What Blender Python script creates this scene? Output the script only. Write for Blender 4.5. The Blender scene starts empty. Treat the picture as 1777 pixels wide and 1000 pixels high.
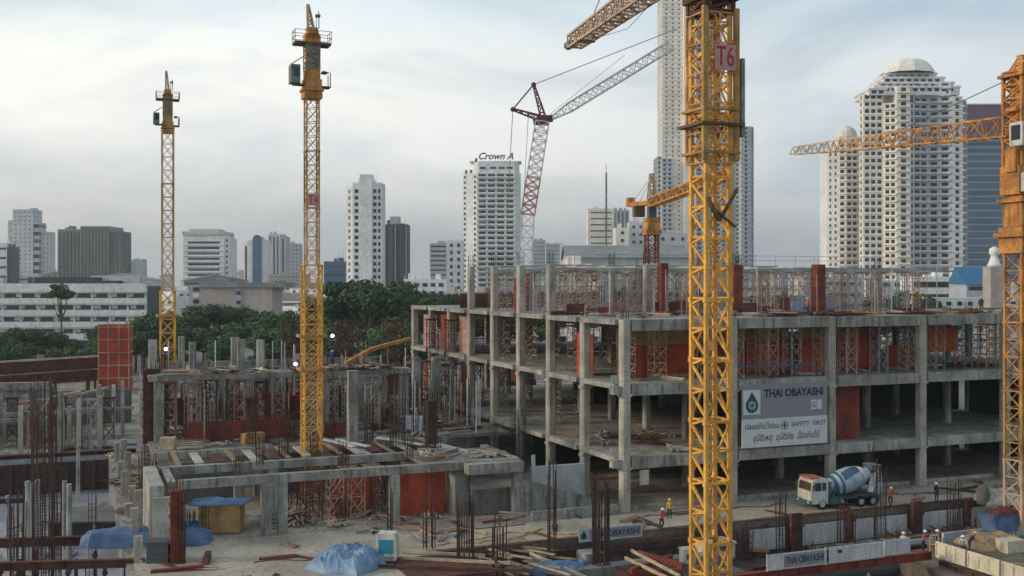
import bpy, math, random
from mathutils import Vector, Matrix
random.seed(7)
R = math.radians
C = bpy.context.scene.collection
SC = bpy.context.scene

# ------------------------------------------------------------------ camera
F, CX, HY, EYE = 1850.0, 888.5, 490.0, 20.0        # focal length in photo pixels, centre column, horizon row, eye height
cam = bpy.data.cameras.new("camera"); co = bpy.data.objects.new("camera", cam); C.objects.link(co)
co.location = (0, 0, EYE); co.rotation_euler = (R(90), 0, 0)
cam.sensor_width = 36; cam.lens = 36 * F / 1777; cam.shift_y = -10 / 1777
cam.clip_start = 0.5; cam.clip_end = 9000
SC.camera = co
SC.view_settings.view_transform = 'Standard'; SC.view_settings.look = 'None'
SC.view_settings.exposure = 0.0; SC.view_settings.gamma = 1.0
SC.render.engine = 'CYCLES'
SC.cycles.use_denoising = True
SC.cycles.max_bounces = 5; SC.cycles.diffuse_bounces = 3; SC.cycles.volume_bounces = 0
SC.cycles.transparent_max_bounces = 6

# ------------------------------------------------------------------ world: overcast evening sky over a physical sky
wd = bpy.data.worlds.new("World"); SC.world = wd; wd.use_nodes = True
nt = wd.node_tree; nt.nodes.clear(); N = nt.nodes; L = nt.links
out = N.new('ShaderNodeOutputWorld'); bg = N.new('ShaderNodeBackground')
SUN_EL, SUN_AZ = 20.0, -100.0
sky = N.new('ShaderNodeTexSky'); sky.sky_type = 'NISHITA'; sky.sun_disc = False
sky.sun_elevation = R(SUN_EL); sky.sun_rotation = R(SUN_AZ)
tc = N.new('ShaderNodeTexCoord'); sx = N.new('ShaderNodeSeparateXYZ'); L.new(tc.outputs['Generated'], sx.inputs[0])
ramp = N.new('ShaderNodeValToRGB'); L.new(sx.outputs['Z'], ramp.inputs[0])
e = ramp.color_ramp.elements
e[0].position = 0.0; e[0].color = (.50, .505, .50, 1)
e[1].position = 1.0; e[1].color = (.48, .56, .68, 1)
for p, c in ((.035, (.53, .53, .515, 1)), (.075, (.74, .725, .69, 1)), (.12, (.88, .87, .84, 1)), (.20, (.88, .89, .86, 1)), (.27, (.66, .77, .83, 1)), (.5, (.48, .57, .64, 1))):
    k = e.new(p); k.color = c
# bluish grey towards the right, bright to the left
rr = N.new('ShaderNodeMapRange'); rr.inputs['From Min'].default_value = -.28; rr.inputs['From Max'].default_value = .46
L.new(sx.outputs['X'], rr.inputs[0])
mixr = N.new('ShaderNodeMix'); mixr.data_type = 'RGBA'; mixr.blend_type = 'MULTIPLY'
mixr.inputs[7].default_value = (.64, .71, .79, 1)
L.new(rr.outputs[0], mixr.inputs[0]); L.new(ramp.outputs[0], mixr.inputs[6])
# soft cloud banks
mp = N.new('ShaderNodeMapping'); mp.inputs['Scale'].default_value = (1.0, 1.0, 3.6); L.new(tc.outputs['Generated'], mp.inputs[0])
nz = N.new('ShaderNodeTexNoise'); nz.inputs['Scale'].default_value = 3.4; nz.inputs['Detail'].default_value = 8; nz.inputs['Roughness'].default_value = .52; nz.inputs['Distortion'].default_value = .5
L.new(mp.outputs[0], nz.inputs['Vector'])
cr = N.new('ShaderNodeValToRGB'); L.new(nz.outputs[0], cr.inputs[0])
cr.color_ramp.elements[0].position = .38; cr.color_ramp.elements[0].color = (.80, .835, .87, 1)
cr.color_ramp.elements[1].position = .58; cr.color_ramp.elements[1].color = (1.10, 1.08, 1.04, 1)
mc = N.new('ShaderNodeMix'); mc.data_type = 'RGBA'; mc.blend_type = 'MULTIPLY'; mc.inputs[0].default_value = 1
L.new(mixr.outputs[2], mc.inputs[6]); L.new(cr.outputs[0], mc.inputs[7])
sc_ = N.new('ShaderNodeMix'); sc_.data_type = 'RGBA'; sc_.blend_type = 'MULTIPLY'; sc_.inputs[0].default_value = 1
sc_.inputs[7].default_value = (.06, .06, .06, 1); L.new(sky.outputs[0], sc_.inputs[6])
ms = N.new('ShaderNodeMix'); ms.data_type = 'RGBA'; ms.inputs[0].default_value = .12
L.new(mc.outputs[2], ms.inputs[6]); L.new(sc_.outputs[2], ms.inputs[7])
L.new(ms.outputs[2], bg.inputs[0]); bg.inputs[1].default_value = 1.3; L.new(bg.outputs[0], out.inputs[0])

sl = bpy.data.lights.new("sun", 'SUN'); sl.energy = 2.0; sl.angle = R(10); sl.color = (1.0, .84, .66)
so = bpy.data.objects.new("sun", sl); C.objects.link(so)
sd = Vector((math.sin(R(SUN_AZ)) * math.cos(R(SUN_EL)), math.cos(R(SUN_AZ)) * math.cos(R(SUN_EL)), math.sin(R(SUN_EL))))
so.rotation_euler = sd.to_track_quat('Z', 'Y').to_euler()

# ------------------------------------------------------------------ materials
M = {}
def mat(name, col, rough=.85, metal=0.0, var=.25, scale=1.5, col2=None, bump=0.0, streak=False, fine=.15, emit=None, es=1.0, spec=.3, stain=0.0, rnd=0.0, joints=0.0):
    m = bpy.data.materials.new(name); m.use_nodes = True; t = m.node_tree; b = t.nodes['Principled BSDF']
    b.inputs['Roughness'].default_value = rough; b.inputs['Metallic'].default_value = metal
    b.inputs['Specular IOR Level'].default_value = spec
    if emit:
        b.inputs['Emission Color'].default_value = (*emit, 1); b.inputs['Emission Strength'].default_value = es
    tc = t.nodes.new('ShaderNodeTexCoord'); mp = t.nodes.new('ShaderNodeMapping'); t.links.new(tc.outputs['Object'], mp.inputs[0])
    if streak: mp.inputs['Scale'].default_value = (1, 1, .18)
    oi = t.nodes.new('ShaderNodeObjectInfo')
    n1 = t.nodes.new('ShaderNodeTexNoise'); n1.noise_dimensions = '4D'; n1.inputs['Scale'].default_value = scale; n1.inputs['Detail'].default_value = 5
    t.links.new(mp.outputs[0], n1.inputs['Vector'])
    mw = t.nodes.new('ShaderNodeMath'); mw.operation = 'MULTIPLY'; mw.inputs[1].default_value = 30; t.links.new(oi.outputs['Random'], mw.inputs[0]); t.links.new(mw.outputs[0], n1.inputs['W'])
    r1 = t.nodes.new('ShaderNodeMapRange'); r1.inputs['From Min'].default_value = .35; r1.inputs['From Max'].default_value = .65
    t.links.new(n1.outputs[0], r1.inputs[0])
    mx = t.nodes.new('ShaderNodeMix'); mx.data_type = 'RGBA'
    c2 = col2 or tuple(c * (1 - var) for c in col)
    c1 = col if col2 else tuple(min(1, c * (1 + var * .6)) for c in col)
    mx.inputs[6].default_value = (*c1, 1); mx.inputs[7].default_value = (*c2, 1); t.links.new(r1.outputs[0], mx.inputs[0])
    n2 = t.nodes.new('ShaderNodeTexNoise'); n2.inputs['Scale'].default_value = scale * 9; n2.inputs['Detail'].default_value = 4; t.links.new(tc.outputs['Object'], n2.inputs['Vector'])
    r2 = t.nodes.new('ShaderNodeMapRange'); r2.inputs['From Min'].default_value = .3; r2.inputs['From Max'].default_value = .7
    r2.inputs['To Min'].default_value = 1 - fine; r2.inputs['To Max'].default_value = 1 + fine; t.links.new(n2.outputs[0], r2.inputs[0])
    m2 = t.nodes.new('ShaderNodeMix'); m2.data_type = 'RGBA'; m2.blend_type = 'MULTIPLY'; m2.inputs[0].default_value = 1
    t.links.new(mx.outputs[2], m2.inputs[6]); t.links.new(r2.outputs[0], m2.inputs[7])
    last = m2.outputs[2]
    if stain:
        mp3 = t.nodes.new('ShaderNodeMapping'); mp3.inputs['Scale'].default_value = (1.6, 1.6, .22); t.links.new(tc.outputs['Object'], mp3.inputs[0])
        n3 = t.nodes.new('ShaderNodeTexNoise'); n3.noise_dimensions = '4D'; n3.inputs['Scale'].default_value = 1.7; n3.inputs['Detail'].default_value = 7
        t.links.new(mp3.outputs[0], n3.inputs['Vector']); t.links.new(mw.outputs[0], n3.inputs['W'])
        r3 = t.nodes.new('ShaderNodeMapRange'); r3.inputs['From Min'].default_value = .5; r3.inputs['From Max'].default_value = .68
        r3.inputs['To Min'].default_value = 0; r3.inputs['To Max'].default_value = stain; t.links.new(n3.outputs[0], r3.inputs[0])
        m3 = t.nodes.new('ShaderNodeMix'); m3.data_type = 'RGBA'; m3.inputs[7].default_value = (.09, .075, .06, 1)
        t.links.new(r3.outputs[0], m3.inputs[0]); t.links.new(last, m3.inputs[6]); last = m3.outputs[2]
    if joints:
        sz = t.nodes.new('ShaderNodeSeparateXYZ'); t.links.new(tc.outputs['Object'], sz.inputs[0])
        md = t.nodes.new('ShaderNodeMath'); md.operation = 'PINGPONG'; md.inputs[1].default_value = joints; t.links.new(sz.outputs['Z'], md.inputs[0])
        lt = t.nodes.new('ShaderNodeMath'); lt.operation = 'LESS_THAN'; lt.inputs[1].default_value = .035; t.links.new(md.outputs[0], lt.inputs[0])
        ml = t.nodes.new('ShaderNodeMath'); ml.operation = 'MULTIPLY'; ml.inputs[1].default_value = .45; t.links.new(lt.outputs[0], ml.inputs[0])
        m4 = t.nodes.new('ShaderNodeMix'); m4.data_type = 'RGBA'; m4.inputs[7].default_value = (*[c * .45 for c in col], 1); t.links.new(ml.outputs[0], m4.inputs[0]); t.links.new(last, m4.inputs[6]); last = m4.outputs[2]
    if rnd:
        hv_ = t.nodes.new('ShaderNodeHueSaturation'); rv = t.nodes.new('ShaderNodeMapRange'); rv.inputs['To Min'].default_value = 1 - rnd; rv.inputs['To Max'].default_value = 1 + rnd; t.links.new(oi.outputs['Random'], rv.inputs[0])
        t.links.new(rv.outputs[0], hv_.inputs['Value']); t.links.new(last, hv_.inputs['Color']); last = hv_.outputs[0]
    t.links.new(last, b.inputs['Base Color'])
    if bump:
        bp = t.nodes.new('ShaderNodeBump'); bp.inputs['Strength'].default_value = bump; bp.inputs['Distance'].default_value = .05
        t.links.new(n2.outputs[0], bp.inputs['Height']); t.links.new(bp.outputs[0], b.inputs['Normal'])
    M[name] = m; return m
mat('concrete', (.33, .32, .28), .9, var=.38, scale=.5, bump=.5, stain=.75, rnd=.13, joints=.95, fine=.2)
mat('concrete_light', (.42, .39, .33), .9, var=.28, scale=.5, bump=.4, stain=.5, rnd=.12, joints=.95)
mat('concrete_dark', (.16, .155, .14), .9, var=.3, scale=.6, bump=.4, stain=.4)
mat('slab', (.21, .20, .17), .9, var=.35, scale=.35, bump=.4, stain=.3, fine=.25)
mat('earth', (.32, .28, .215), .95, var=.45, scale=.3, bump=.5, fine=.3, stain=.6)
mat('ramp', (.43, .375, .285), .95, var=.28, scale=.22, bump=.2, fine=.08, stain=.5)
mat('pit', (.15, .12, .09), .95, var=.5, scale=.3, bump=.6, fine=.35)
mat('city', (.10, .12, .09), .95, col2=(.22, .21, .18), scale=.02)
mat('rust', (.16, .065, .045), .8, .2, col2=(.07, .035, .028), scale=1.2, fine=.3)
mat('rust_dark', (.085, .050, .040), .8, .1, var=.4, scale=2)
mat('red_form', (.27, .065, .04), .8, col2=(.14, .035, .025), scale=.6, fine=.25)
mat('red_net', (.50, .085, .04), .9, col2=(.28, .055, .03), scale=.5, fine=.25)
mat('orange_net', (.72, .17, .05), .9, col2=(.45, .08, .035), scale=.4, fine=.25)
mat('green_net', (.018, .040, .030), .9, var=.4, scale=.3, fine=.3)  # near-black green of the sheets added to darken the open floors
mat('yellow', (.78, .40, .07), .6, var=.3, scale=.8, fine=.15, stain=.4, spec=.3, rnd=.12)
mat('jib_orange', (.66, .40, .20), .65, var=.35, scale=.8, fine=.2, stain=.4)
mat('yellow_dirty', (.48, .27, .07), .7, var=.4, scale=.8, fine=.2, stain=.55)
mat('orange', (.58, .25, .06), .7, var=.4, scale=.8, fine=.25, stain=.65)
mat('cab_green', (.16, .18, .15), .7, var=.4, scale=1.5)
mat('olive', (.13, .10, .055), .8, var=.3, scale=1)
mat('tan_steel', (.52, .36, .24), .6, var=.3, scale=1)
mat('white_steel', (.62, .60, .57), .5, var=.15, scale=1)
mat('wet_slab', (.30, .31, .33), .35, var=.35, scale=.25, stain=.4, spec=.5)
mat('maroon', (.13, .03, .035), .6, var=.3)
mat('pale_red', (.50, .26, .22), .6, var=.3)
mat('grey_box', (.24, .235, .225), .7, var=.35, stain=.4)
mat('scaf', (.60, .48, .36), .6, .05, col2=(.34, .20, .13), scale=.4)
mat('scaf_grey', (.40, .40, .37), .6, .1, var=.4, scale=.5)
mat('timber', (.36, .25, .14), .85, col2=(.22, .15, .09), scale=1.2, fine=.25)
mat('timber_pale', (.50, .40, .27), .85, var=.3, scale=1.2, fine=.2)
mat('plywood', (.45, .27, .11), .8, var=.3, scale=1, fine=.2)
mat('tarp', (.055, .12, .24), .55, col2=(.13, .22, .35), scale=1.2, fine=.2, spec=.5)
mat('tarp_pale', (.24, .35, .45), .55, col2=(.10, .20, .33), scale=1.0, fine=.2, spec=.5)
mat('white_panel', (.56, .57, .57), .6, var=.16, scale=.6, stain=.25)
mat('cream_panel', (.66, .60, .44), .6, var=.16, scale=.6, stain=.25)
mat('sign_grey', (.27, .275, .30), .6, var=.06, fine=.04)
mat('sign_white', (.64, .66, .63), .6, var=.06, fine=.04)
mat('ink', (.03, .035, .05), .7, var=.05)
mat('ink_blue', (.09, .12, .15), .7, var=.05)
mat('sign_green', (.008, .10, .07), .6, var=.05)
mat('sign_pale', (.28, .52, .44), .6, var=.05)
mat('sign_red', (.42, .03, .05), .6, var=.1)
mat('sign_pink', (.55, .30, .28), .6, var=.1)
mat('b_white', (.78, .77, .74), .7, var=.12, scale=.08, stain=.22)
mat('b_cream', (.85, .79, .69), .7, var=.12, scale=.08, stain=.22)
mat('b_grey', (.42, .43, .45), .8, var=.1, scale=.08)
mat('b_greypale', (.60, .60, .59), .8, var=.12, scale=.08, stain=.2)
mat('b_olive', (.27, .275, .23), .8, var=.12, scale=.05)
mat('b_dark', (.09, .095, .10), .7, var=.15, scale=.05)
mat('b_beige', (.44, .38, .34), .8, var=.1, scale=.08)
mat('b_blue', (.05, .13, .21), .35, var=.15, scale=.05, spec=.6)
mat('b_red', (.15, .07, .10), .7, var=.1)
mat('roof_grey', (.26, .26, .25), .8, var=.2, scale=.2)
mat('roof_blue', (.04, .16, .30), .6, var=.1)
mat('roof_rust', (.22, .13, .10), .8, var=.3, scale=.3)
mat('glass', (.030, .036, .042), .35, var=.3, scale=.3, spec=.35, rnd=.7)
mat('glass_brown', (.055, .035, .02), .35, var=.3, scale=.3, spec=.35, rnd=.7)
mat('glass_grey', (.085, .10, .115), .35, var=.2, scale=.2, spec=.4, rnd=.5)
mat('leaf1', (.040, .085, .026), .7, col2=(.075, .125, .036), scale=.15, rnd=.25)
mat('leaf2', (.026, .060, .022), .7, col2=(.050, .092, .030), scale=.15, rnd=.25)
mat('leaf3', (.045, .085, .030), .7, col2=(.07, .12, .035), scale=.15)
mat('bark', (.10, .075, .05), .9, var=.3, bump=.4)
mat('tyre', (.02, .02, .02), .9, var=.2)
mat('paint_white', (.64, .61, .55), .5, var=.15, spec=.4, stain=.45)
mat('paint_red', (.45, .13, .10), .4, var=.1, spec=.5)
mat('paint_teal', (.05, .13, .13), .5, var=.2, spec=.5)
mat('drum_blue', (.06, .12, .20), .5, var=.2, spec=.4, stain=.3)
mat('drum_pale', (.40, .50, .55), .45, var=.2, spec=.4, stain=.4)
mat('teal_panel', (.03, .24, .32), .5, var=.15)
mat('steel', (.30, .30, .31), .5, .5, var=.2)
mat('skin', (.28, .15, .09), .7, var=.1)
mat('shirt_red', (.50, .10, .08), .85, var=.1); mat('shirt_blue', (.05, .07, .18), .85, var=.1)
mat('shirt_white', (.55, .58, .58), .85, var=.1); mat('shirt_dark', (.04, .04, .05), .85, var=.1); mat('shirt_yellow', (.55, .40, .05), .85, var=.1)
mat('trousers', (.035, .045, .07), .9, var=.1)
mat('helmet_white', (.75, .75, .72), .4, var=.02); mat('helmet_yellow', (.75, .50, .06), .4, var=.02)
mat('lamp', (.9, .9, .85), .4, emit=(1, .96, .85), es=5)

# ------------------------------------------------------------------ mesh builder
class MB:
    def __init__(s): s.v = []; s.f = []; s.mi = []; s.m = 0
    def add(s, vs, fs):
        o = len(s.v); s.v += [tuple(p) for p in vs]; s.f += [tuple(i + o for i in f) for f in fs]; s.mi += [s.m] * len(fs)
    def box(s, x0, x1, y0, y1, z0, z1):
        s.add([(x0, y0, z0), (x1, y0, z0), (x1, y1, z0), (x0, y1, z0), (x0, y0, z1), (x1, y0, z1), (x1, y1, z1), (x0, y1, z1)],
              [(0, 3, 2, 1), (4, 5, 6, 7), (0, 1, 5, 4), (1, 2, 6, 5), (2, 3, 7, 6), (3, 0, 4, 7)])
    def bar(s, p, q, w=.1, h=None, up=(0, 0, 1)):
        h = h or w; p = Vector(p); q = Vector(q); d = (q - p)
        if d.length < 1e-5: return
        d.normalize(); u = Vector(up)
        if abs(d.dot(u)) > .97: u = Vector((1, 0, 0))
        a = d.cross(u).normalized() * w / 2; b = a.cross(d).normalized() * h / 2
        s.add([p - a - b, p + a - b, p + a + b, p - a + b, q - a - b, q + a - b, q + a + b, q - a + b],
              [(0, 1, 2, 3), (7, 6, 5, 4), (0, 4, 5, 1), (1, 5, 6, 2), (2, 6, 7, 3), (3, 7, 4, 0)])
    def tri(s, p, q, r=.03):                       # thin three-sided bar
        p = Vector(p); q = Vector(q); d = (q - p)
        if d.length < 1e-5: return
        d.normalize(); u = Vector((0, 0, 1)) if abs(d.z) < .9 else Vector((1, 0, 0))
        a = d.cross(u).normalized(); b = a.cross(d)
        o = [a * r * math.cos(t) + b * r * math.sin(t) for t in (0, 2.094, 4.189)]
        s.add([p + k for k in o] + [q + k for k in o], [(0, 1, 4, 3), (1, 2, 5, 4), (2, 0, 3, 5)])
    def tube(s, p, q, r=.05, r2=None, n=8, cap=True):
        r2 = r if r2 is None else r2; p = Vector(p); q = Vector(q); d = (q - p).normalized()
        u = Vector((0, 0, 1)) if abs(d.z) < .9 else Vector((1, 0, 0)); a = d.cross(u).normalized(); b = a.cross(d)
        vs = []
        for c_, rr_ in ((p, r), (q, r2)):
            for k in range(n):
                t = 2 * math.pi * k / n; vs.append(c_ + a * rr_ * math.cos(t) + b * rr_ * math.sin(t))
        fs = [(k, (k + 1) % n, n + (k + 1) % n, n + k) for k in range(n)]
        if cap: fs += [tuple(range(n - 1, -1, -1)), tuple(range(n, 2 * n))]
        s.add(vs, fs)
    def lathe(s, p, q, prof, n=20):                 # prof: list of (t along p->q in metres, radius)
        p = Vector(p); q = Vector(q); d = (q - p).normalized(); u = Vector((0, 0, 1)) if abs(d.z) < .9 else Vector((1, 0, 0))
        a = d.cross(u).normalized(); b = a.cross(d); vs = []
        for t_, r_ in prof:
            for k in range(n):
                g = 2 * math.pi * k / n; vs.append(p + d * t_ + a * r_ * math.cos(g) + b * r_ * math.sin(g))
        fs = []
        for j in range(len(prof) - 1):
            for k in range(n): fs.append((j * n + k, j * n + (k + 1) % n, (j + 1) * n + (k + 1) % n, (j + 1) * n + k))
        fs += [tuple(range(n - 1, -1, -1)), tuple(range((len(prof) - 1) * n, len(prof) * n))]
        s.add(vs, fs)
    def prism(s, pts, z0, z1):                      # polygon (ccw) extruded up
        n = len(pts); s.add([(x, y, z0) for x, y in pts] + [(x, y, z1) for x, y in pts],
                            [tuple(range(n - 1, -1, -1)), tuple(range(n, 2 * n))] + [(k, (k + 1) % n, n + (k + 1) % n, n + k) for k in range(n)])
    def xprism(s, pts, x0, x1):                     # polygon in (y, z) extruded along x
        n = len(pts); s.add([(x0, y, z) for y, z in pts] + [(x1, y, z) for y, z in pts],
                            [tuple(range(n)), tuple(range(2 * n - 1, n - 1, -1))] + [(k, n + k, n + (k + 1) % n, (k + 1) % n) for k in range(n)])
    def yprism(s, pts, y0, y1):                     # polygon in (x, z) extruded along y
        n = len(pts); s.add([(x, y0, z) for x, z in pts] + [(x, y1, z) for x, z in pts],
                            [tuple(range(n - 1, -1, -1)), tuple(range(n, 2 * n))] + [(k, (k + 1) % n, n + (k + 1) % n, n + k) for k in range(n)])
    def ball(s, c, r, n=10, m=6, sz=1.0):
        vs = []; c = Vector(c)
        for j in range(m + 1):
            ph = math.pi * j / m
            for k in range(n):
                t = 2 * math.pi * k / n; vs.append(c + Vector((r * math.sin(ph) * math.cos(t), r * math.sin(ph) * math.sin(t), r * sz * math.cos(ph))))
        s.add(vs, [(j * n + k, (j + 1) * n + k, (j + 1) * n + (k + 1) % n, j * n + (k + 1) % n) for j in range(m) for k in range(n)])
    def mesh(s, name, mats, smooth=False):
        me = bpy.data.meshes.new(name); me.from_pydata(s.v, [], s.f)
        for m in (mats if isinstance(mats, (list, tuple)) else [mats]): me.materials.append(M[m])
        me.polygons.foreach_set('material_index', s.mi)
        if smooth: me.polygons.foreach_set('use_smooth', [True] * len(s.f))
        me.update(); return me

def link(name, me, parent=None, loc=(0, 0, 0), rz=0.0, rot=None):
    o = bpy.data.objects.new(name, me); C.objects.link(o); o.location = loc; o.rotation_euler = rot or (0, 0, rz)
    if parent: o.parent = parent
    return o
def tag(o, label, cat, group=None, kind=None):
    o['label'] = label; o['category'] = cat
    if group: o['group'] = group
    if kind: o['kind'] = kind
    return o
def thing(name, label, cat, loc=(0, 0, 0), rz=0.0, group=None, rot=None):
    return tag(link(name, None, None, loc, rz, rot), label, cat, group)
def part(name, mb, m, parent, smooth=False, loc=(0, 0, 0), rz=0.0):
    return link(name, mb.mesh(name, m, smooth), parent, loc, rz)
def single(name, mb, m, label, cat, loc=(0, 0, 0), rz=0.0, group=None, smooth=False):
    return tag(link(name, mb.mesh(name, m, smooth), None, loc, rz), label, cat, group)
def struct(name, mb, m, loc=(0, 0, 0), rz=0.0):
    o = link(name, mb.mesh(name, m), None, loc, rz); o['kind'] = 'structure'; return o
def copy_tree(o, parent=None):
    c = o.copy(); C.objects.link(c); c.parent = parent
    for ch in o.children: copy_tree(ch, c)
    return c

# site grid: u runs along the long facade (right and away), v runs away and to the left
GA = R(22.01); GC, GS = math.cos(GA), math.sin(GA); G0 = (9.83, 93.0)
def W(u, v, z=0.0): return (G0[0] + u * GC - v * GS, G0[1] + u * GS + v * GC, z)
def uv(x, y): dx, dy = x - G0[0], y - G0[1]; return dx * GC + dy * GS, -dx * GS + dy * GC
def at(px, py, Y): return ((px - CX) / F * Y, Y, EYE - (py - HY) / F * Y)

def text_mesh(s, size, depth=.01, thai=False, shear=0.0, bold=0.0):
    cu = bpy.data.curves.new('t', 'FONT'); cu.body = s; cu.size = size; cu.extrude = depth; cu.align_x = 'CENTER'; cu.align_y = 'CENTER'; cu.shear = shear; cu.offset = bold
    o = bpy.data.objects.new('t', cu); C.objects.link(o)
    dg = bpy.context.evaluated_depsgraph_get(); me = bpy.data.meshes.new_from_object(o.evaluated_get(dg))
    bpy.data.objects.remove(o); return me
def text(name, s, size, m, parent, loc, width=None, shear=0.0, depth=.012, bold=0.0):
    me = text_mesh(s, size, depth, shear=shear, bold=bold)
    xs = [v.co.x for v in me.vertices]
    k = width / (max(xs) - min(xs)) if width and xs else 1
    for v in me.vertices: v.co.x *= k
    me.materials.clear(); me.materials.append(M[m])
    return link(name, me, parent, loc, rot=(R(90), 0, 0))

# ------------------------------------------------------------------ ground with the two excavations, pits
PITR = (-20.0, 62.0, -60.0, -7.3); PITL = (-95.0, -41.0, -7.0, 50.0)
ZL, ZR = -4.0, -3.2
g = MB()
us = sorted({-3200, PITL[0], PITL[1], PITR[0], PITR[1], 3600}); vs_ = sorted({-600, PITR[2], PITR[3], PITL[2], PITL[3], 5200})
for i in range(len(us) - 1):
    for j in range(len(vs_) - 1):
        uc, vc = (us[i] + us[i + 1]) / 2, (vs_[j] + vs_[j + 1]) / 2
        if any(p[0] < uc < p[1] and p[2] < vc < p[3] for p in (PITR, PITL)): continue
        g.add([W(us[i], vs_[j]), W(us[i + 1], vs_[j]), W(us[i + 1], vs_[j + 1]), W(us[i], vs_[j + 1])], [(0, 1, 2, 3)])
struct('ground', g, 'city')
# worked site surface laid on the ground
g = MB()
for (a, b, c_, d_) in ((-41, 75, -7.3, 160), (-41, -20, -60, -7.3), (-140, -41, 50, 160), (-140, -41, -60, -7), (62, 75, -60, -7.3), (-140, -95, -7, 50)):
    g.box(a, b, c_, d_, .003, .006)
struct('site_ground', g, 'earth', W(0, 0), GA)
for nm, (a, b, c_, d_), z, m in (('pit_right', PITR, ZR, 'pit'), ('pit_left', PITL, ZL, 'wet_slab')):
    g = MB(); g.box(a, b, c_, d_, z - .3, z)
    g.box(a - .3, a, c_, d_, z - .3, -.02); g.box(b, b + .3, c_, d_, z - .3, -.02); g.box(a, b, d_, d_ + .3, z - .3, -.02); g.box(a, b, c_ - .3, c_, z - .3, -.02)
    struct(nm, g, m, W(0, 0), GA)
g = MB(); g.box(-40.5, -20.4, -40, 2.2, .01, .05); g.box(-40.5, 60, -6.6, -1.2, .01, .04)
struct('access_road', g, 'ramp', W(0, 0), GA)

# red and orange nets and shutters
def net(u0, v0, u1, v1, z0, z1, m, label, group=None, name='safety_net', thick=.05, folds=True, cat='safety net'):
    g = MB(); a = Vector(W(u0, v0, z0)); b = Vector(W(u1, v1, z0)); d = b - a; n = max(2, int(d.length / .5)); nn = Vector((-d.y, d.x, 0)).normalized()
    vv = []; h = z1 - z0
    for k in range(n + 1):
        off = nn * (random.uniform(-.09, .09) if folds else 0)
        p = d * k / n + off
        vv += [p, p + Vector((0, 0, h * random.uniform(.97, 1.0) if folds else h)), p + nn * thick, p + nn * thick + Vector((0, 0, h))]
    f = []
    for k in range(n):
        i = 4 * k; f += [(i, i + 4, i + 5, i + 1), (i + 2, i + 3, i + 7, i + 6), (i + 1, i + 5, i + 7, i + 3), (i, i + 2, i + 6, i + 4)]
    f += [(0, 1, 3, 2), (4 * n, 4 * n + 2, 4 * n + 3, 4 * n + 1)]
    g.add(vv, f); return single(name, g, m, label, cat, a, 0, group)
# ------------------------------------------------------------------ main concrete frame building
Z2, Z3, Z4, Z5 = 4.67, 11.05, 16.7, 21.9
bld = thing('concrete_building', 'unfinished grey concrete frame building of three open storeys behind the yellow crane', 'building', W(0, 0), GA)
US = [0, 11, 22, 33, 44, 55]; VS = [0, 7.9, 15.8, 23.7, 31.6, 39.5, 47.2, 55, 63]
for z, nm in ((Z2, 0), (Z3, 1), (Z4, 2)):
    g = MB(); g.box(-.35, 55.4, .1, 63.4, z - .35, z)
    # edge beams on the long face, thin edge strip on the short face
    for k in range(5): g.box(US[k] + .5, US[k + 1] - .5, -.42, .1 - .003, z - .95 + .05 * (k % 2), z + .03 + .02 * (k % 2))
    for k in range(8):
        g.box(-.75, -.353, VS[k] + .45, VS[k + 1] - .45, z - .42 - .03 * (k % 2), z + .02)
    for v in VS[1:]: g.box(.3, 55, v - .2, v + .2, z - .9, z - .352)
    for u in US[1:]: g.box(u - .2, u + .2, .12, 63, z - .82, z - .353)
    part('floor_slab', g, 'concrete', bld)
for i, u in enumerate(US):
    for j, v in enumerate(VS):
        ztop = Z4 + .04
        up = (i == 0 and 2 <= j <= 5) or (i in (1, 2) and j in (2, 3)) or (i == 3 and j == 4) or (i == 5 and j == 4)
        w = .42 if (i == 0 or j == 0) else .36
        def oc(k, c_=.14): return [(u + a * k, v + b * (k - c_)) if q else (u + a * (k - c_), v + b * k) for a, b, q in ((1, -1, 1), (1, 1, 1), (1, 1, 0), (-1, 1, 0), (-1, 1, 1), (-1, -1, 1), (-1, -1, 0), (1, -1, 0))]
        g = MB()
        for (za, zb) in ((0.0, Z2 - 1.0), (Z2 - 1.0, Z3 - 1.0), (Z3 - 1.0, Z4 + .04)):
            k = w + .02 * random.random(); g.prism(oc(k), za, zb)
            g.box(u - k - .05, u + k + .05, v - k - .05, v + k + .05, zb - .02, zb + .22) if zb < Z4 else None
        if up: g.prism(oc(w * .93, .12), Z4 + .04, Z5 - .1 * random.random())
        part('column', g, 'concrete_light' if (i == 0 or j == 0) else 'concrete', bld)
# corner buttress ends of the beams
g = MB()
for z in (Z2, Z3): g.box(-1.3, -.46, -.35, .4, z - .8, z - .1)
part('beam_stub', g, 'concrete', bld)
# low parapet wall and stair core inside
g = MB(); g.box(24, 32, 30, 36, .01, Z4 - .96); part('stair_core', g, 'concrete_dark', bld)
g = MB(); g.box(1, 55, 62.5, 62.8, .01, Z2 - .96); part('rear_wall', g, 'concrete_dark', bld)
g = MB()
for a, b in ((.6, 10.3), (11.6, 21), (22.6, 32), (33.6, 43)): g.box(a, b, .5, .75, .01, .35)
part('kerb_wall', g, 'concrete', bld)
for k, (v0, v1) in enumerate(((4, 15), (16.5, 23), (24.5, 38))):  # sheets added to shut daylight out of the open right end
    for z0, z1 in ((.02, Z2 - 1), (Z2, Z3 - 1)): net(54.3, v0, 54.3, v1, z0, z1, 'green_net', ('nearest', 'middle', 'farthest')[k] + ' dark green net closing the far right end, ' + ('ground floor' if z0 < 1 else 'first floor'))


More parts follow.
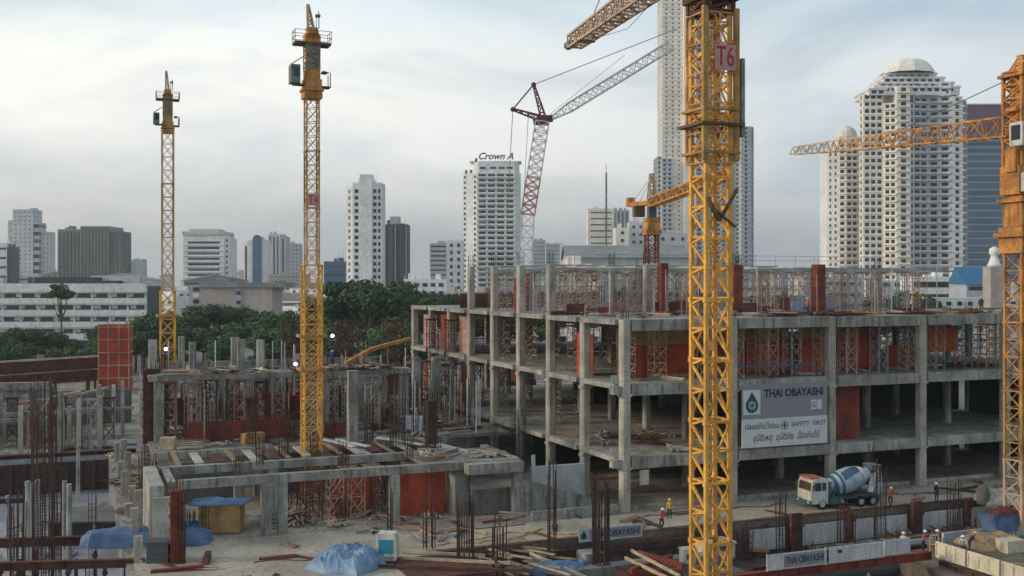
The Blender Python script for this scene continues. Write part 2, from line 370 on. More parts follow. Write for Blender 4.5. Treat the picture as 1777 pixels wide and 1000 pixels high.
def starters(name, u, v, z, label, n=8, h=1.6, r=.35, group=None, m='rust_dark', splay=.06, th=.025):
    g = MB()
    for k in range(n):
        t = 2 * math.pi * k / n; x, y = r * math.cos(t), r * math.sin(t)
        g.tri((x, y, 0), (x * (1 + splay * random.uniform(-1, 3)), y * (1 + splay * random.uniform(-1, 3)), h * random.uniform(.85, 1.05)), th)
    zz = .3
    while zz < h * .8:
        for k in range(n):
            t, t2 = 2 * math.pi * k / n, 2 * math.pi * (k + 1) / n
            g.tri((r * math.cos(t), r * math.sin(t), zz), (r * math.cos(t2), r * math.sin(t2), zz), .012 + th * .3)
        zz += .55
    return single(name, g, m, label, 'rebar cage', W(u, v, z), GA, group)
for i, u in enumerate(US):
    for j, v in enumerate(VS[:6]):
        up = (i == 0 and 2 <= j <= 5) or (i in (1, 2) and j in (2, 3)) or (i == 3 and j == 4) or (i == 5 and j == 4)
        starters('rebar_stub', u, v, (Z5 - .1) if up else Z4 + .05, 'short cluster of steel bars rising from a column top on the upper deck' if up else 'low cluster of steel bars rising from the upper deck over a column', h=1.5 if up else random.uniform(.5, 1.8), group='starter bars on the upper deck')

# scaffold towers
def scaf_mesh(h, w=1.25, d=1.25, r=.035, lev=3, head=True):
    r *= 1.45
    g = MB(); c = [(0, 0), (w, 0), (w, d), (0, d)]
    for x, y in c: g.tri((x, y, 0), (x, y, h), r)
    dz = h / lev
    for k in range(lev):
        z0 = k * dz; z1 = z0 + dz
        for a in range(4):
            (x0, y0), (x1, y1) = c[a], c[(a + 1) % 4]
            g.tri((x0, y0, z1 - .05), (x1, y1, z1 - .05), r * .85)
            if a % 2 == 0:
                g.tri((x0, y0, z0 + .1), (x1, y1, z1 - .1), r * .7); g.tri((x1, y1, z0 + .1), (x0, y0, z1 - .1), r * .7)
            else:
                g.tri((x0, y0, z0 + .8), (x1, y1, z0 + .8), r * .8); g.tri((x0 * .7 + x1 * .3, y0 * .7 + y1 * .3, z0 + .8), (x0 * .7 + x1 * .3, y0 * .7 + y1 * .3, z1 - .05), r * .7)
    if head:
        g.box(-.25, w + .25, -.06, .06, h, h + .12); g.box(-.25, w + .25, d - .06, d + .06, h, h + .12)
    return g
def scaffold(mesh, u, v, z, label, group, jitter=.05):
    o = link('scaffold_tower', mesh, None, W(u, v, z), GA + random.uniform(-jitter, jitter)); return tag(o, label, 'scaffold', group)
H34 = Z4 - Z3 - 1.1; H45 = Z5 - Z4 - .75
sm34 = [scaf_mesh(H34).mesh('scaffold_tower', 'scaf'), scaf_mesh(H34, 1.1, 1.3, .03).mesh('scaffold_tower', 'scaf_grey'), scaf_mesh(H34, 1.4, 1.2, .04).mesh('scaffold_tower', 'pale_red')]
sm45 = [scaf_mesh(H45, 1.25, 1.25, .03).mesh('scaffold_tower', 'scaf_grey'), scaf_mesh(H45, 1.1, 1.3, .03).mesh('scaffold_tower', 'scaf')]
def near_col(u, v): return any(abs(u + .6 - a) < 1.3 for a in US) and any(abs(v + .6 - b) < 1.3 for b in VS)
for v, gap in ((1.3, 3.3), (3.6, 3.6), (9.5, 2.6), (14, 3), (20, 3.2)):
    u = 1.6 + random.random()
    while u < 53:
        if not near_col(u, v) and random.random() < (.88 if u > 9 else .6) * (1 if u < 33 else .6):
            scaffold(random.choice(sm34 if v > 3 else sm34[:2]), u, v, Z3, 'steel scaffold tower on the second floor', 'scaffold towers on the second floor deck')
        u += random.uniform(gap * .8, gap * 1.25)
for v in (10, 14, 18, 26, 34, 42, 50, 58):
    for z, mm in ((Z3, sm34), (Z2, sm34)):
        for u in (1.6, 4.6, 8.0, 12.5):
            if not near_col(u, v) and random.random() < .6 and (z == Z3 or v > 20): scaffold(random.choice(mm), u, v, z, 'steel scaffold tower inside the short side bays', 'scaffold towers inside the short side of the main building')
for v in (17.2, 19.5, 22, 26, 29, 33, 37, 43):
    u = 1.5 + random.random()
    while u < 53:
        if not near_col(u, v) and random.random() < .8:
            scaffold(random.choice(sm45), u, v, Z4, 'thin steel scaffold tower standing on the top concrete deck under formwork', 'scaffold towers on the top deck')
        u += random.uniform(2.6, 3.8)
# formwork runs on the towers
def runner(u0, u1, v0, v1, z, label, m='scaf_grey', w=.12, h=.22, name='formwork_beam', group='formwork beams over the top deck'):
    a, b = Vector(W(u0, v0, z)), Vector(W(u1, v1, z)); g = MB(); d = b - a
    g.bar((0, 0, 0), d, w, h); return single(name, g, m, label, 'formwork beam', a, 0, group)
for k, v in enumerate((17, 19.2, 22, 25.6, 28, 32, 36, 43)):
    runner(.8 if v < 41 else 2, 24 + 6 * (k % 3), v, v, Z5 - .5 + .35 * (k % 2), 'long thin steel formwork beam carried by the top deck scaffold')
    runner(26 + 6 * (k % 3), 55, v, v, Z5 - .6 + .3 * (k % 2), 'long thin steel formwork beam carried by the top deck scaffold')
for u in (3, 6.5, 10, 14, 17, 20, 25, 29):
    runner(u, u, 16, 38, Z5 - .25, 'long thin steel formwork beam carried by the top deck scaffold', w=.1, h=.15)
# guard rail over the deck
for (a, b) in ((0, 11), (11, 22), (22, 33), (33, 44), (44, 55)):
    g = MB()
    for z in (.55, 1.05): g.tri((a + .2, 16.2, z), (b - .2, 16.2, z), .03)
    for k in range(5): x = a + .2 + (b - a - .4) * k / 4; g.tri((x, 16.2, 0), (x, 16.2, 1.1), .03)
    single('guard_rail', g, 'scaf_grey', 'thin grey guard rail of steel pipe high over the top formwork', 'railing', W(0, 0, Z5 - .05), GA, 'guard rails over the top formwork')

for k, (a, b, m, lo, hi) in enumerate(((2.2, 10.4, 'red_net', 0, 3.0), (11.6, 16.2, 'red_net', 0, 2.7), (16.3, 21.4, 'orange_net', 0, 3.2), (22.6, 27, 'orange_net', 0, 3.2), (27.2, 32.4, 'red_net', 0, 4.2), (33.6, 38.5, 'red_net', .2, 2.4), (38.8, 43.4, 'orange_net', 1.6, 4.3))):
    net(a, 5.6, b, 5.6, Z3 + lo, Z3 + hi, m, ['red net hung behind the corner columns on the second floor', 'low red net behind the tall yellow crane mast on the second floor', 'orange red net right of the yellow crane mast over the company board', 'orange red net in the left part of the middle bay, second floor', 'red full height net in the right part of the middle bay, second floor', 'short red net low in the right hand bay of the second floor', 'orange net hung high in the right hand bay of the second floor'][k])
for k, (a, b, z0) in enumerate(((11.6, 16.2, 2.75), (16.3, 21.4, 3.25), (2.2, 10.4, 3.05), (22.6, 27, 3.25))):
    net(a, 5.7, b, 5.7, Z3 + z0, Z4 - .99, 'plywood', 'brown plywood shutter above the ' + ('low red net behind the yellow mast', 'orange red net right of the mast', 'red net behind the corner columns', 'orange red net of the middle bay')[k], name='formwork_panel', folds=False, cat='formwork panel')
for k, (a, b, z0, z1) in enumerate(((13, 32, Z2, Z3 - 1), (24, 54, Z2, Z3 - 1), (2, 30, .02, Z2 - 1), (33.5, 54, .02, Z2 - 1), (24, 54, Z3, Z3 + 2.2))):  # dark sheets added inside the storeys to deepen their shade
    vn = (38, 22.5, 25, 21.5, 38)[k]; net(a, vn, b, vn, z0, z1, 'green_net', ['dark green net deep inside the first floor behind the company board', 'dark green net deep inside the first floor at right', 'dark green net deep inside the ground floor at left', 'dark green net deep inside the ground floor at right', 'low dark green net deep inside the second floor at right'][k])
for k, (u0, u1) in enumerate(((1, 10), (11.8, 21), (23, 32), (34, 43), (45, 54))):
    net(u0, 46.5, u1, 46.5, Z4, Z4 + random.uniform(1.2, 2.4), ('rust', 'red_form')[k % 2], 'low rusty net along the back of the top deck, ' + ('leftmost bay', 'second bay', 'third bay', 'fourth bay', 'rightmost bay')[k])
for k in range(8):
    u0 = 1.5 + k * 3.4; net(u0, 15.2 + (k % 3) * 2.5, u0 + random.uniform(1.6, 3), 15.2 + (k % 3) * 2.5, Z4 + .02, Z4 + random.uniform(.6, 1.4), ('rust', 'red_form', 'pale_red')[k % 3], 'low rusty shutter panel on the top deck', 'low rusty shutter panels on the top deck', 'formwork_panel', cat='formwork panel', folds=False)
net(22.7, 1.6, 26.8, 1.6, Z2 + .02, Z3 - 1.1, 'red_form', 'dark red shutter beside the company board on the first floor', name='formwork_panel', cat='formwork panel')
net(1.4, 8.8, 1.4, 12.5, Z3, Z3 + 4, 'red_net', 'narrow red net hung across the short side of the second floor')
for k, (a, b, z0, z1) in enumerate(((42, 46.5, Z3, Z4 - 1), (48, 54, Z3, Z4 - 1), (56, 62, Z3, Z4 - 1.2), (41, 46, Z2, Z3 - 1.1), (56, 62, Z2, Z3 - 2))):
    net(1.0, a, 1.0, b, z0, z1, ('pale_red', 'red_form', 'pale_red', 'rust', 'red_form')[k], ['pale red net in the far short side, second floor, nearest bay', 'dark red net in the far short side, second floor, middle bay', 'pale red net at the far left end of the second floor', 'rusty net in the far short side of the first floor', 'dark red net at the far left end of the first floor'][k])
# red clad column forms on the top deck
for k, (u, v, h) in enumerate(((33, 15.8, 5.3), (22, 15.8, 5.2), (29, 16.6, 1.6), (.9, 26.5, 3.8), (4.2, 31, 4.8), (12.5, 15.0, 5.3))):
    g = MB(); w = .55 if k < 2 else .4; g.box(-w, w, -w, w, 0, h)
    for z in (.5, 1.5, 2.6, 3.7, 4.8):
        if z < h - .1: g.box(-w - .09, w + .09, -w - .09, w + .09, z, z + .14)
    single('column_form', g, 'red_form', ['tall rust red column form standing alone on the top deck', 'tall rust red column form just right of the tall yellow mast', 'short rust red column form on the right half of the top deck', 'rust red column form at the left edge of the top deck', 'rust red column form behind the left edge columns of the top deck', 'rust red column form left of the tall yellow mast on the top deck'][k], 'column form', W(u, v, Z4), GA)

# clutter on decks
def planks_mesh(n, l, m='timber', spread=.8, h=.35):
    g = MB()
    for k in range(n):
        a = random.uniform(-.25, .25); x = random.uniform(-spread, spread) * .5; y = random.uniform(-spread, spread); z = .05 + h * k / n
        dx, dy = math.cos(a) * l / 2 * random.uniform(.7, 1), math.sin(a) * l / 2
        g.bar((x - dx, y - dy, z), (x + dx, y + dy, z + random.uniform(-.02, .05)), random.uniform(.1, .25), .06)
    return g.mesh('plank_heap', m)
PL = [planks_mesh(9, 3.2), planks_mesh(7, 2.4, 'timber_pale'), planks_mesh(10, 4, 'rust'), planks_mesh(6, 2, 'scaf_grey'), planks_mesh(8, 3, 'concrete_light')]
def heap(u, v, z, label, group, k=None, s=1.0):
    o = link('plank_heap', random.choice(PL) if k is None else PL[k], None, W(u, v, z), random.uniform(0, 3)); o.scale = (s, s, s); return tag(o, label, 'plank heap', group)
for _ in range(46): heap(random.uniform(1, 54), random.uniform(1, 16), Z4 + .01, 'small heap of planks and bars lying along the front of the top deck', 'plank heaps on the top deck')
for _ in range(14): heap(random.uniform(1, 54), random.uniform(1, 7), Z3 + .01, 'small heap of planks lying on the second floor behind the columns', 'plank heaps on the second floor')
for _ in range(18): heap(random.uniform(1, 20), random.uniform(1, 16), Z2 + .01, 'small heap of planks and rubble lying on the first floor near the corner', 'plank heaps on the first floor')
g = MB(); g.box(-4.6, 4.7, -.05, .05, 0, .16); g.box(-4.6, -4.5, -.05, .05, -1.1, -.003); g.box(4.6, 4.7, -.05, .05, -1.1, -.003); single('blue_beam', g, 'drum_blue', 'long blue guard beam in front of the orange net over the company board', 'beam', W(16.4, .75, Z3 + 1.1), GA)
for k, (u, v, z, w, h) in enumerate(((-.5, 1.0, Z3 + .05, .3, .7), (-.5, 1.1, Z2 + .05, .3, .7))):
    g = MB(); g.box(-w, w, -.04, .04, .1, h); g.tri((-w, 0, 0), (-w, 0, h), .03); g.tri((w, 0, 0), (w, 0, h), .03)
    single('notice_board', g, 'white_panel', ['small white board beside the corner column on the second floor', 'small white board beside the corner column on the first floor'][k], 'notice board', W(u, v, z), GA)
# blue sheet on the top deck
def tarp_heap(name, label, loc, rz, lx, ly, h, m, seed, cat='tarpaulin', n=64, boxy=False):
    rnd = random.Random(seed); g = MB(); vs = []
    ph = [(rnd.uniform(1, 7), rnd.uniform(1, 7), rnd.uniform(0, 6)) for _ in range(7)]
    for j in range(n + 1):
        for i in range(n + 1):
            a, b = i / n * 2 - 1, j / n * 2 - 1
            e_ = max(0, 1 - max(abs(a), abs(b)) ** (9 if boxy else 3)) ** (.35 if boxy else .6)
            w_ = sum(math.sin(p * a + q * b + o_) for p, q, o_ in ph) / 7
            cr_ = 0
            for q, (p_, q_, o_) in enumerate(ph):
                f_ = 1.3 + q * .55; cr_ += (1 - abs(math.sin(f_ * (p_ - 3.5) * a + f_ * (q_ - 3.5) * b + o_ + 1.6 * w_))) ** 5 / (1 + q * .35)
            z = h * e_ * (((.86 + .10 * w_) if boxy else (.58 + .42 * w_)) + (.10 if boxy else .17) * cr_)
            vs.append((a * lx / 2 * (1 + .08 * math.sin(5 * b + seed)), b * ly / 2 * (1 + .08 * math.sin(4 * a + seed)), max(.012, z)))
    f = [(j * (n + 1) + i, j * (n + 1) + i + 1, (j + 1) * (n + 1) + i + 1, (j + 1) * (n + 1) + i) for j in range(n) for i in range(n)]
    g.add(vs, f); m0 = len(vs); bd = [i for i in range(n + 1)] + [k * (n + 1) + n for k in range(1, n + 1)] + [n * (n + 1) + i for i in range(n - 1, -1, -1)] + [k * (n + 1) for k in range(n - 1, 0, -1)]
    g.add([(vs[i][0], vs[i][1], 0) for i in bd], [tuple(range(len(bd) - 1, -1, -1))])
    nb = len(bd); g.f += [(bd[(k + 1) % nb], bd[k], m0 + k, m0 + (k + 1) % nb) for k in range(nb)]; g.mi += [0] * nb
    return single(name, g, m, label, cat, loc, rz, smooth=True)
tarp_heap('tarpaulin', 'pale blue sheet over materials on the right of the top deck', W(38, 22, Z4), GA, 7, 3, 2.2, 'tarp_pale', 5)
# ------------------------------------------------------------------ company board
sg = thing('company_board', 'big grey and white construction company board on the first floor facade', 'sign', W(16.35, -.62, Z2 + .25), GA)
g = MB(); g.box(-4.75, 4.75, -.06, 0, 2.62, 5.75); part('grey_panel', g, 'sign_grey', sg)
g = MB(); g.box(-4.75, 4.75, -.09, -.003, 0, 2.6); part('white_panel', g, 'sign_white', sg)
g = MB(); g.box(-4.6, -2.75, -.09, -.063, 3.0, 5.25); part('logo_panel', g, 'sign_white', sg)
g = MB(); cx, cz = -3.68, 3.85; pts = []
for k in range(25):
    t = math.pi * (-.5 - .9) + (math.pi * 1.0 * 2) * 0
pts = [(cx, cz + 1.22)]
for k in range(19):
    t = math.radians(145 + (395 - 145) * k / 18); pts.append((cx + .66 * math.cos(t), cz - .02 + .66 * math.sin(t)))
pts = pts[::1]
def ccw(p): return sum(p[i][0] * p[(i + 1) % len(p)][1] - p[(i + 1) % len(p)][0] * p[i][1] for i in range(len(p))) > 0
if not ccw(pts): pts.reverse()
g.yprism(pts, -.13, -.093); part('logo_drop', g, 'sign_green', sg)
g = MB(); g.tube((cx, -.16, cz), (cx, -.133, cz), .40, n=20); part('logo_disc', g, 'sign_pale', sg)
g = MB()
for d_ in (-.16, 0, .16): g.box(cx + d_ - .03, cx + d_ + .03, -.18, -.163, cz - .3 + abs(d_), cz + .3 - abs(d_))
g.box(cx - .3, cx + .3, -.186, -.181, cz - .04, cz + .04); part('logo_mark', g, 'sign_green', sg)
text('lettering', 'THAI OBAYASHI', 1.0, 'ink', sg, (.98, -.075, 4.85), 6.6, depth=.014, bold=.025)
text('lettering', 'NEW PROJECT', .35, 'ink_blue', sg, (3.0, -.075, 5.5), 2.2) if False else None
g = MB(); g.box(2.9, 3.5, -.1, -.063, 3.2, 4.1); g.box(3.6, 4.1, -.1, -.063, 3.2, 4.1); part('small_mark', g, 'sign_white', sg)
text('lettering', 'G', .7, 'ink_blue', sg, (3.2, -.11, 3.62))
text('lettering', 'ปลอดภัยไว้ก่อน', .72, 'ink_blue', sg, (-2.55, -.105, 1.88), 3.7)
g = MB()
for k in range(20):
    t, t2 = 2 * math.pi * k / 20, 2 * math.pi * (k + 1) / 20; g.bar((-.1 + .36 * math.cos(t), -.1, 1.88 + .36 * math.sin(t)), (-.1 + .36 * math.cos(t2), -.1, 1.88 + .36 * math.sin(t2)), .07, .03)
g.box(-.16, -.04, -.12, -.093, 1.6, 2.16); g.box(-.36, .16, -.118, -.094, 1.83, 1.93); part('safety_cross', g, 'sign_green', sg)
text('lettering', 'SAFETY  FIRST', .62, 'ink_blue', sg, (2.55, -.105, 1.92), 4.0, shear=.25)
text('lettering', 'อุบัติเหตุ  อุบัติภัย  ป้องกันได้', .85, 'ink_blue', sg, (.1, -.105, .82), 7.4, shear=.15)
# ------------------------------------------------------------------ city buildings
wcache = {}
WR = random.Random(11)
def window_mesh(w, h, m, t=.16):
    k = (round(w, 2), round(h, 2), m)
    if k not in wcache:
        g = MB(); g.box(-w / 2, w / 2, -t / 2, t / 2, -h / 2, h / 2); wcache[k] = g.mesh('window', m)
    return wcache[k]
def facade(root, pts, z0, z1, wall, glass, fh=3.1, pitch=3.2, ww=1.5, wh=1.5, ledge=.0, lh=.35, pil=.0, style='punch', edges=None, skip_top=0, name='wall', lm=None, maxw=100, margin=.6, zs=0.0):
    """polygon footprint (ccw, local metres), walls with relief, and a window part for every opening of the chosen edges"""
    g = MB(); g.prism(pts, z0, z1); n = len(pts); wins = []; led = g; g.m = 1
    nf = int((z1 - z0 - zs - skip_top) / fh)
    for ei in range(n):
        a, b = Vector(pts[ei]), Vector(pts[(ei + 1) % n]); d = b - a; ln = d.length; d.normalize(); nn = Vector((d.y, -d.x))
        if edges is not None and ei not in edges: continue
        if ln < 1.2: continue
        nc = max(1, int((ln - 2 * margin) / pitch)); st = (ln - 2 * margin) / nc
        for k in range(nf):
            zc = z1 - skip_top - (k + .5) * fh
            if ledge:
                m_ = (a + b) / 2; p = a + d * .05; q = b - d * .05; zz = zc - fh / 2 + lh / 2
                led.bar((p.x + nn.x * ledge / 2, p.y + nn.y * ledge / 2, zz), (q.x + nn.x * ledge / 2, q.y + nn.y * ledge / 2, zz), ledge, lh)
            if style == 'band':
                c = (a + b) / 2; wins.append((c + nn * .03, zc + .15, ln - 2 * margin, wh, math.atan2(d.y, d.x)))
            elif style != 'strip':
                for j in range(nc):
                    c = a + d * (margin + st * (j + .5)); wins.append((c + nn * .03, zc + .1, ww, wh, math.atan2(d.y, d.x)))
        if style == 'strip':
            for j in range(nc):
                c = a + d * (margin + st * (j + .5)); wins.append((c + nn * .03, (z0 + z1) / 2, ww, z1 - z0 - 2.4, math.atan2(d.y, d.x)))
        if pil:
            for j in range(nc + 1):
                c = a + d * (margin + st * j) + nn * pil / 2; led.bar((c.x, c.y, z0), (c.x, c.y, z1 - .1), pil if False else .35, .35 + pil * .4, up=(nn.x, nn.y, 0))
    part(name, g, [wall, lm or wall], root)
    wins.sort(key=lambda w: -w[1])
    for (c, z, w, h, r) in wins[:maxw]: link('window', window_mesh(w, h, glass if WR.random() < .86 else 'glass_grey'), root, (c.x, c.y, z), r)
    if wins[maxw:]:
        g = MB()
        for (c, z, w, h, r) in wins[maxw:]:
            cs, sn = math.cos(r) * w / 2, math.sin(r) * w / 2; g.bar((c.x - cs, c.y - sn, z), (c.x + cs, c.y + sn, z), .16, h)
        o = part('window', g, glass, root); o['kind'] = 'stuff'
    return root
def rect(x0, x1, y0, y1): return [(x0, y0), (x1, y0), (x1, y1), (x0, y1)]
def bpos(x0, x1, Y, rz=0):           # front left corner and width in metres
    return ((x0 - CX) / F * Y, Y), (x1 - x0) / F * Y
def zt(y, Y): return EYE - (y - HY) / F * Y
def roofbits(root, x0, x1, y0, y1, z, seed=0, m='b_grey', parapet=.8):
    rnd = random.Random(seed); g = MB()
    for (a, b, c, d) in ((x0, x1, y0, y0 + .3), (x0, x1, y1 - .3, y1), (x0, x0 + .3, y0 + .3, y1 - .3), (x1 - .3, x1, y0 + .3, y1 - .3)): g.box(a, b, c, d, z + .002, z + parapet)
    for _ in range(3):
        w, d, h = rnd.uniform(.1, .25) * (x1 - x0), rnd.uniform(.15, .35) * (y1 - y0), rnd.uniform(1.2, 3.5); x = rnd.uniform(x0 + .5, x1 - w - .5); y = rnd.uniform(y0 + .5, y1 - d - .5)
        g.box(x, x + w, y, y + d, z + .002, z + h)
    for _ in range(2):
        x, y = rnd.uniform(x0 + 1, x1 - 1), rnd.uniform(y0 + 1, y1 - 1); g.tri((x, y, z), (x, y, z + rnd.uniform(3, 7)), .08)
    part('roof', g, m, root)
def tower(name, label, x0, x1, ytop, Y, depth=20, rz=0, wall='b_white', glass='glass', group=None, roof=True, cat='building', **kw):
    (X, _), w = bpos(x0, x1, Y); t = thing(name, label, cat, (X, Y, 0), R(rz), group); z = zt(ytop, Y)
    facade(t, rect(0, w, 0, depth), 0, z, wall, glass, **{**dict(edges=(0, 1 if X < 0 else 3)), **kw})
    if roof: roofbits(t, 0, w, 0, depth, z, seed=int(x0), m=wall)
    return t, w, z

# 1 far left stepped tower
t, w, z = tower('stepped_tower', 'pale grey stepped tower, the tallest at the far left of the skyline', 22, 57, 365, 900, 18, fh=3.6, ww=1.2, wh=.9, pitch=3.4, wall='b_greypale', glass='glass_grey')
facade(t, rect(-4.9, -.01, 2, 16), 0, zt(382, 900), 'b_greypale', 'glass_grey', style='punch', edges=(0,), fh=6, ww=.8)
facade(t, rect(w + .01, w + 4.8, 1, 15), 0, zt(386, 900), 'b_greypale', 'glass', style='band', edges=(0, 1), fh=6.4, wh=3, margin=.2)
facade(t, rect(w + 4.9, w + 12.5, 4, 15), 0, zt(402, 900), 'b_greypale', 'glass_grey', edges=(0,), fh=4, ww=.8, wh=1)
tower('white_building', 'white block with one dark glazed strip cut by the left edge of the photo', -30, 12, 424, 800, 20, wall='b_white', style='band', fh=7, wh=1.6, edges=(0,))
tower('dark_block', 'narrow black glazed block beside the pale stepped tower', 12, 21, 430, 790, 12, wall='b_dark', glass='glass', style='strip', edges=(0,), ww=2.6)
# 2 olive block
t, w, z = tower('olive_block', 'broad olive grey office block with vertical ribs left of the first crane', 100, 142, 400, 700, 26, wall='b_olive', glass='glass_grey', style='strip', pitch=2.2, ww=.7, pil=.5, fh=4, edges=(0,))
facade(t, rect(w + .01, w + 18.6, -2.5, 24), 0, zt(393, 700), 'b_olive', 'b_dark', style='strip', pitch=2.0, ww=.5, pil=.5, edges=(0,))
facade(t, rect(w + 18.7, w + 25, .5, 20), 0, zt(401, 700), 'b_olive', 'b_dark', style='strip', pitch=2.4, ww=.7, pil=.4, edges=(0, 1))
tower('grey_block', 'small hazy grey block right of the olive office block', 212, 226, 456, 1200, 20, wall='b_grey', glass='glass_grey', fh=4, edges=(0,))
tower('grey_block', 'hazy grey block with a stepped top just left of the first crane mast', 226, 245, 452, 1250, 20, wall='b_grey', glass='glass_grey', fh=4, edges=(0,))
# 5 banded office
t, w, z = tower('office_block', 'white office block with dark window bands between the two left cranes', 318, 389, 410, 600, 22, wall='b_white', glass='glass_grey', style='band', fh=3.05, wh=1.35, margin=2.6, ledge=.5, lh=.3, skip_top=2.2, edges=(0,))
facade(t, rect(w + .01, w + 2.6, 1, 18), 0, z - 1, 'b_white', 'glass_grey', fh=3.05, edges=(0,), ww=.9, margin=.4)
g = MB(); g.box(-.5, w + .5, -.8, 20, z + .81, z + 2.6); g.box(2, w - 4, 4, 16, z + 2.6, z + 4.2); part('roof', g, 'b_greypale', t)
# 6 group right of it
tower('slab_tower', 'slim white tower with a brown strip left of the blue arched tower', 423, 431, 425, 900, 14, wall='b_white', style='strip', ww=1.6, edges=(0,), glass='glass_brown')
t, w, z = tower('arched_tower', 'white tower with a tall dark blue glass arch on its front', 431, 462, 418, 880, 16, wall='b_white', style='strip', edges=(), glass='glass')
g = MB(); cxm = w * .5; pa = [(cxm - 3.6, 18), (cxm + 3.6, 18)] + [(cxm + 3.6 * math.cos(k * math.pi / 10), z + 1.2 + 3.6 * math.sin(k * math.pi / 10)) for k in range(11)]
g.yprism(pa, -1.6, 3); part('glass_arch', g, 'b_blue', t)
tower('slab_tower', 'brown and white slab between the blue arched tower and the grey twin block', 458, 466, 424, 890, 14, wall='b_white', style='strip', ww=1.8, edges=(0,), glass='glass_brown')
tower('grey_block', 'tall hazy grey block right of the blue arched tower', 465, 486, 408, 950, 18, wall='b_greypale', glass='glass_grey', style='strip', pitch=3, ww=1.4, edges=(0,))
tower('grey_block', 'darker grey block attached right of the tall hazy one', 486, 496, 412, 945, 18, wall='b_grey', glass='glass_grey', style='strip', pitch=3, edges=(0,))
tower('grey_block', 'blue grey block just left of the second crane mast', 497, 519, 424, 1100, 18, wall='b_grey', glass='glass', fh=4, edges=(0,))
tower('blue_office', 'low dark blue glazed office right of the second crane mast', 562, 600, 456, 640, 18, wall='b_blue', glass='glass_grey', style='band', fh=5, wh=1.2, edges=(0,))
# 9 white tower
t, w, z = tower('white_tower', 'tall slim white apartment tower with three columns of small dark windows', 612, 663, 320, 500, 13, wall='b_white', glass='glass', edges=(), fh=3.1)
(X, _), _w = bpos(612, 663, 500)
g = MB(); g.box(3.5, 9.2, -.9, -.003, 0, z + 4.6); g.box(3.5, 9.2, 0, 6, z + .81, z + 4.6); part('stair_spine', g, 'b_white', t)
g = MB(); g.prism([(-3.4, 3.2), (-.01, 1.0), (-.01, 12), (-3.4, 12)], 0, z - 1.0); part('side_wing', g, 'b_white', t)
for k in range(19):
    zc = z - 3.2 - k * 3.1
    for xc, ww in ((1.8, 1.7), (10.4, 1.5), (12.5, 1.1)):
        link('window', window_mesh(ww, 1.7, 'glass'), t, (xc, -.02, zc))
    link('window', window_mesh(1.0, 1.5, 'glass_grey'), t, (-1.9, 2.15, zc), math.atan2(-2.2, 3.4))
# 10 dark tower
t, w, z = tower('dark_tower', 'dark grey tower close right of the slim white apartment tower', 666, 707, 392, 560, 15, wall='b_dark', glass='glass_grey', style='strip', edges=(0,), pitch=4, ww=1.3, pil=.5, lm='b_grey')
g = MB(); g.box(3, 8, 2, 8, z + .81, z + 5); part('lift_house', g, 'b_grey', t)
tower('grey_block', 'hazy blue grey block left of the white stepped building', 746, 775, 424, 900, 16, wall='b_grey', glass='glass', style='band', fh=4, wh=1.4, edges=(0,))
t, w, z = tower('white_block', 'small white block with square windows left of the hotel tower', 775, 804, 420, 600, 14, wall='b_white', glass='glass', fh=4.0, pitch=3.2, ww=1.5, wh=2.0, edges=(0,))
tower('white_block', 'low white block under the dark tower and the trees', 700, 775, 488, 420, 14, wall='b_white', glass='glass', fh=3.2, pitch=3.0, edges=(0,), ww=1.8)
# 12 hotel with roof lettering
Y = 620; (X, _), w = bpos(803, 905, Y); z = zt(300, Y)
t = thing('hotel_tower', 'broad white hotel tower with rows of balconies and dark roof lettering', 'building', (X, Y, 0), 0)
facade(t, [(0, 6), (8.2, 0), (30.5, 0), (33.8, 5), (33.8, 20), (0, 20)], 0, z, 'b_white', 'glass', fh=3.05, pitch=5.2, ww=4.1, wh=1.5, edges=(1,), ledge=.9, lh=.9, margin=.5)
g = MB(); facade(t, [(-.01, 6.1), (-.01, 6.0), (8.1, -.05), (8.15, .0)], 0, .5, 'b_white', 'glass', edges=())
for k in range(22):
    zc = z - 2.2 - k * 3.05
    for s_ in (.12, .86): link('window', window_mesh(1.4, 1.4, 'glass'), t, (8.2 * s_, 6 - 6 * s_ - .04, zc), math.atan2(-6, 8.2))
g = MB(); g.prism([(6.5, 3), (9, .6), (30, .6), (33, 4), (33, 18), (6.5, 18)], z + .003, z + 6.6); g.box(4, 34.2, 3, 17, z + 6.6, z + 7.2); part('crown', g, 'b_white', t)
for k, x in enumerate((10.5, 16.5, 21.5, 26)): link('window', window_mesh(3.4, 1.2, 'glass'), t, (x + 1.2, .57, z + 2.9))
link('roof_sign', None, t, (20, 1.2, z + 9.2))
me = text_mesh('Crown A', 5.4, .2, shear=.35, bold=.14)
for m_ in [0]: me.materials.clear(); me.materials.append(M['b_dark'])
o = link('roof_lettering', me, t, (19, 1.0, z + 9.6), rot=(R(90), 0, 0))
for v in me.vertices: v.co.x *= 1.0
for ch in list(t.children):
    if ch.type == 'EMPTY': bpy.data.objects.remove(ch)
g = MB()
for x, y, zz in ((1, 7, z), (4, 5, z), (7, 3, z + 6.6)): g.box(x, x + 1.4, y, y + 1.2, zz + .003, zz + 2.2)
part('roof_box', g, 'b_dark', t)
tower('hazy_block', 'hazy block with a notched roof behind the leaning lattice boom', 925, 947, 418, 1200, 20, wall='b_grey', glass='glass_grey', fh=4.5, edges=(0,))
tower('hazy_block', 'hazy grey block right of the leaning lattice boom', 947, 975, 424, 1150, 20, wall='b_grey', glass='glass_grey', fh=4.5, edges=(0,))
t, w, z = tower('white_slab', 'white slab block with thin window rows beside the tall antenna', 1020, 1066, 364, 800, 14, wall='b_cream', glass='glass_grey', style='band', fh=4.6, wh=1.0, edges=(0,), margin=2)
tower('hazy_block', 'pale blue hazy block behind the small white building', 1062, 1092, 366, 1000, 14, wall='b_grey', glass='glass_grey', style='strip', edges=(0,))
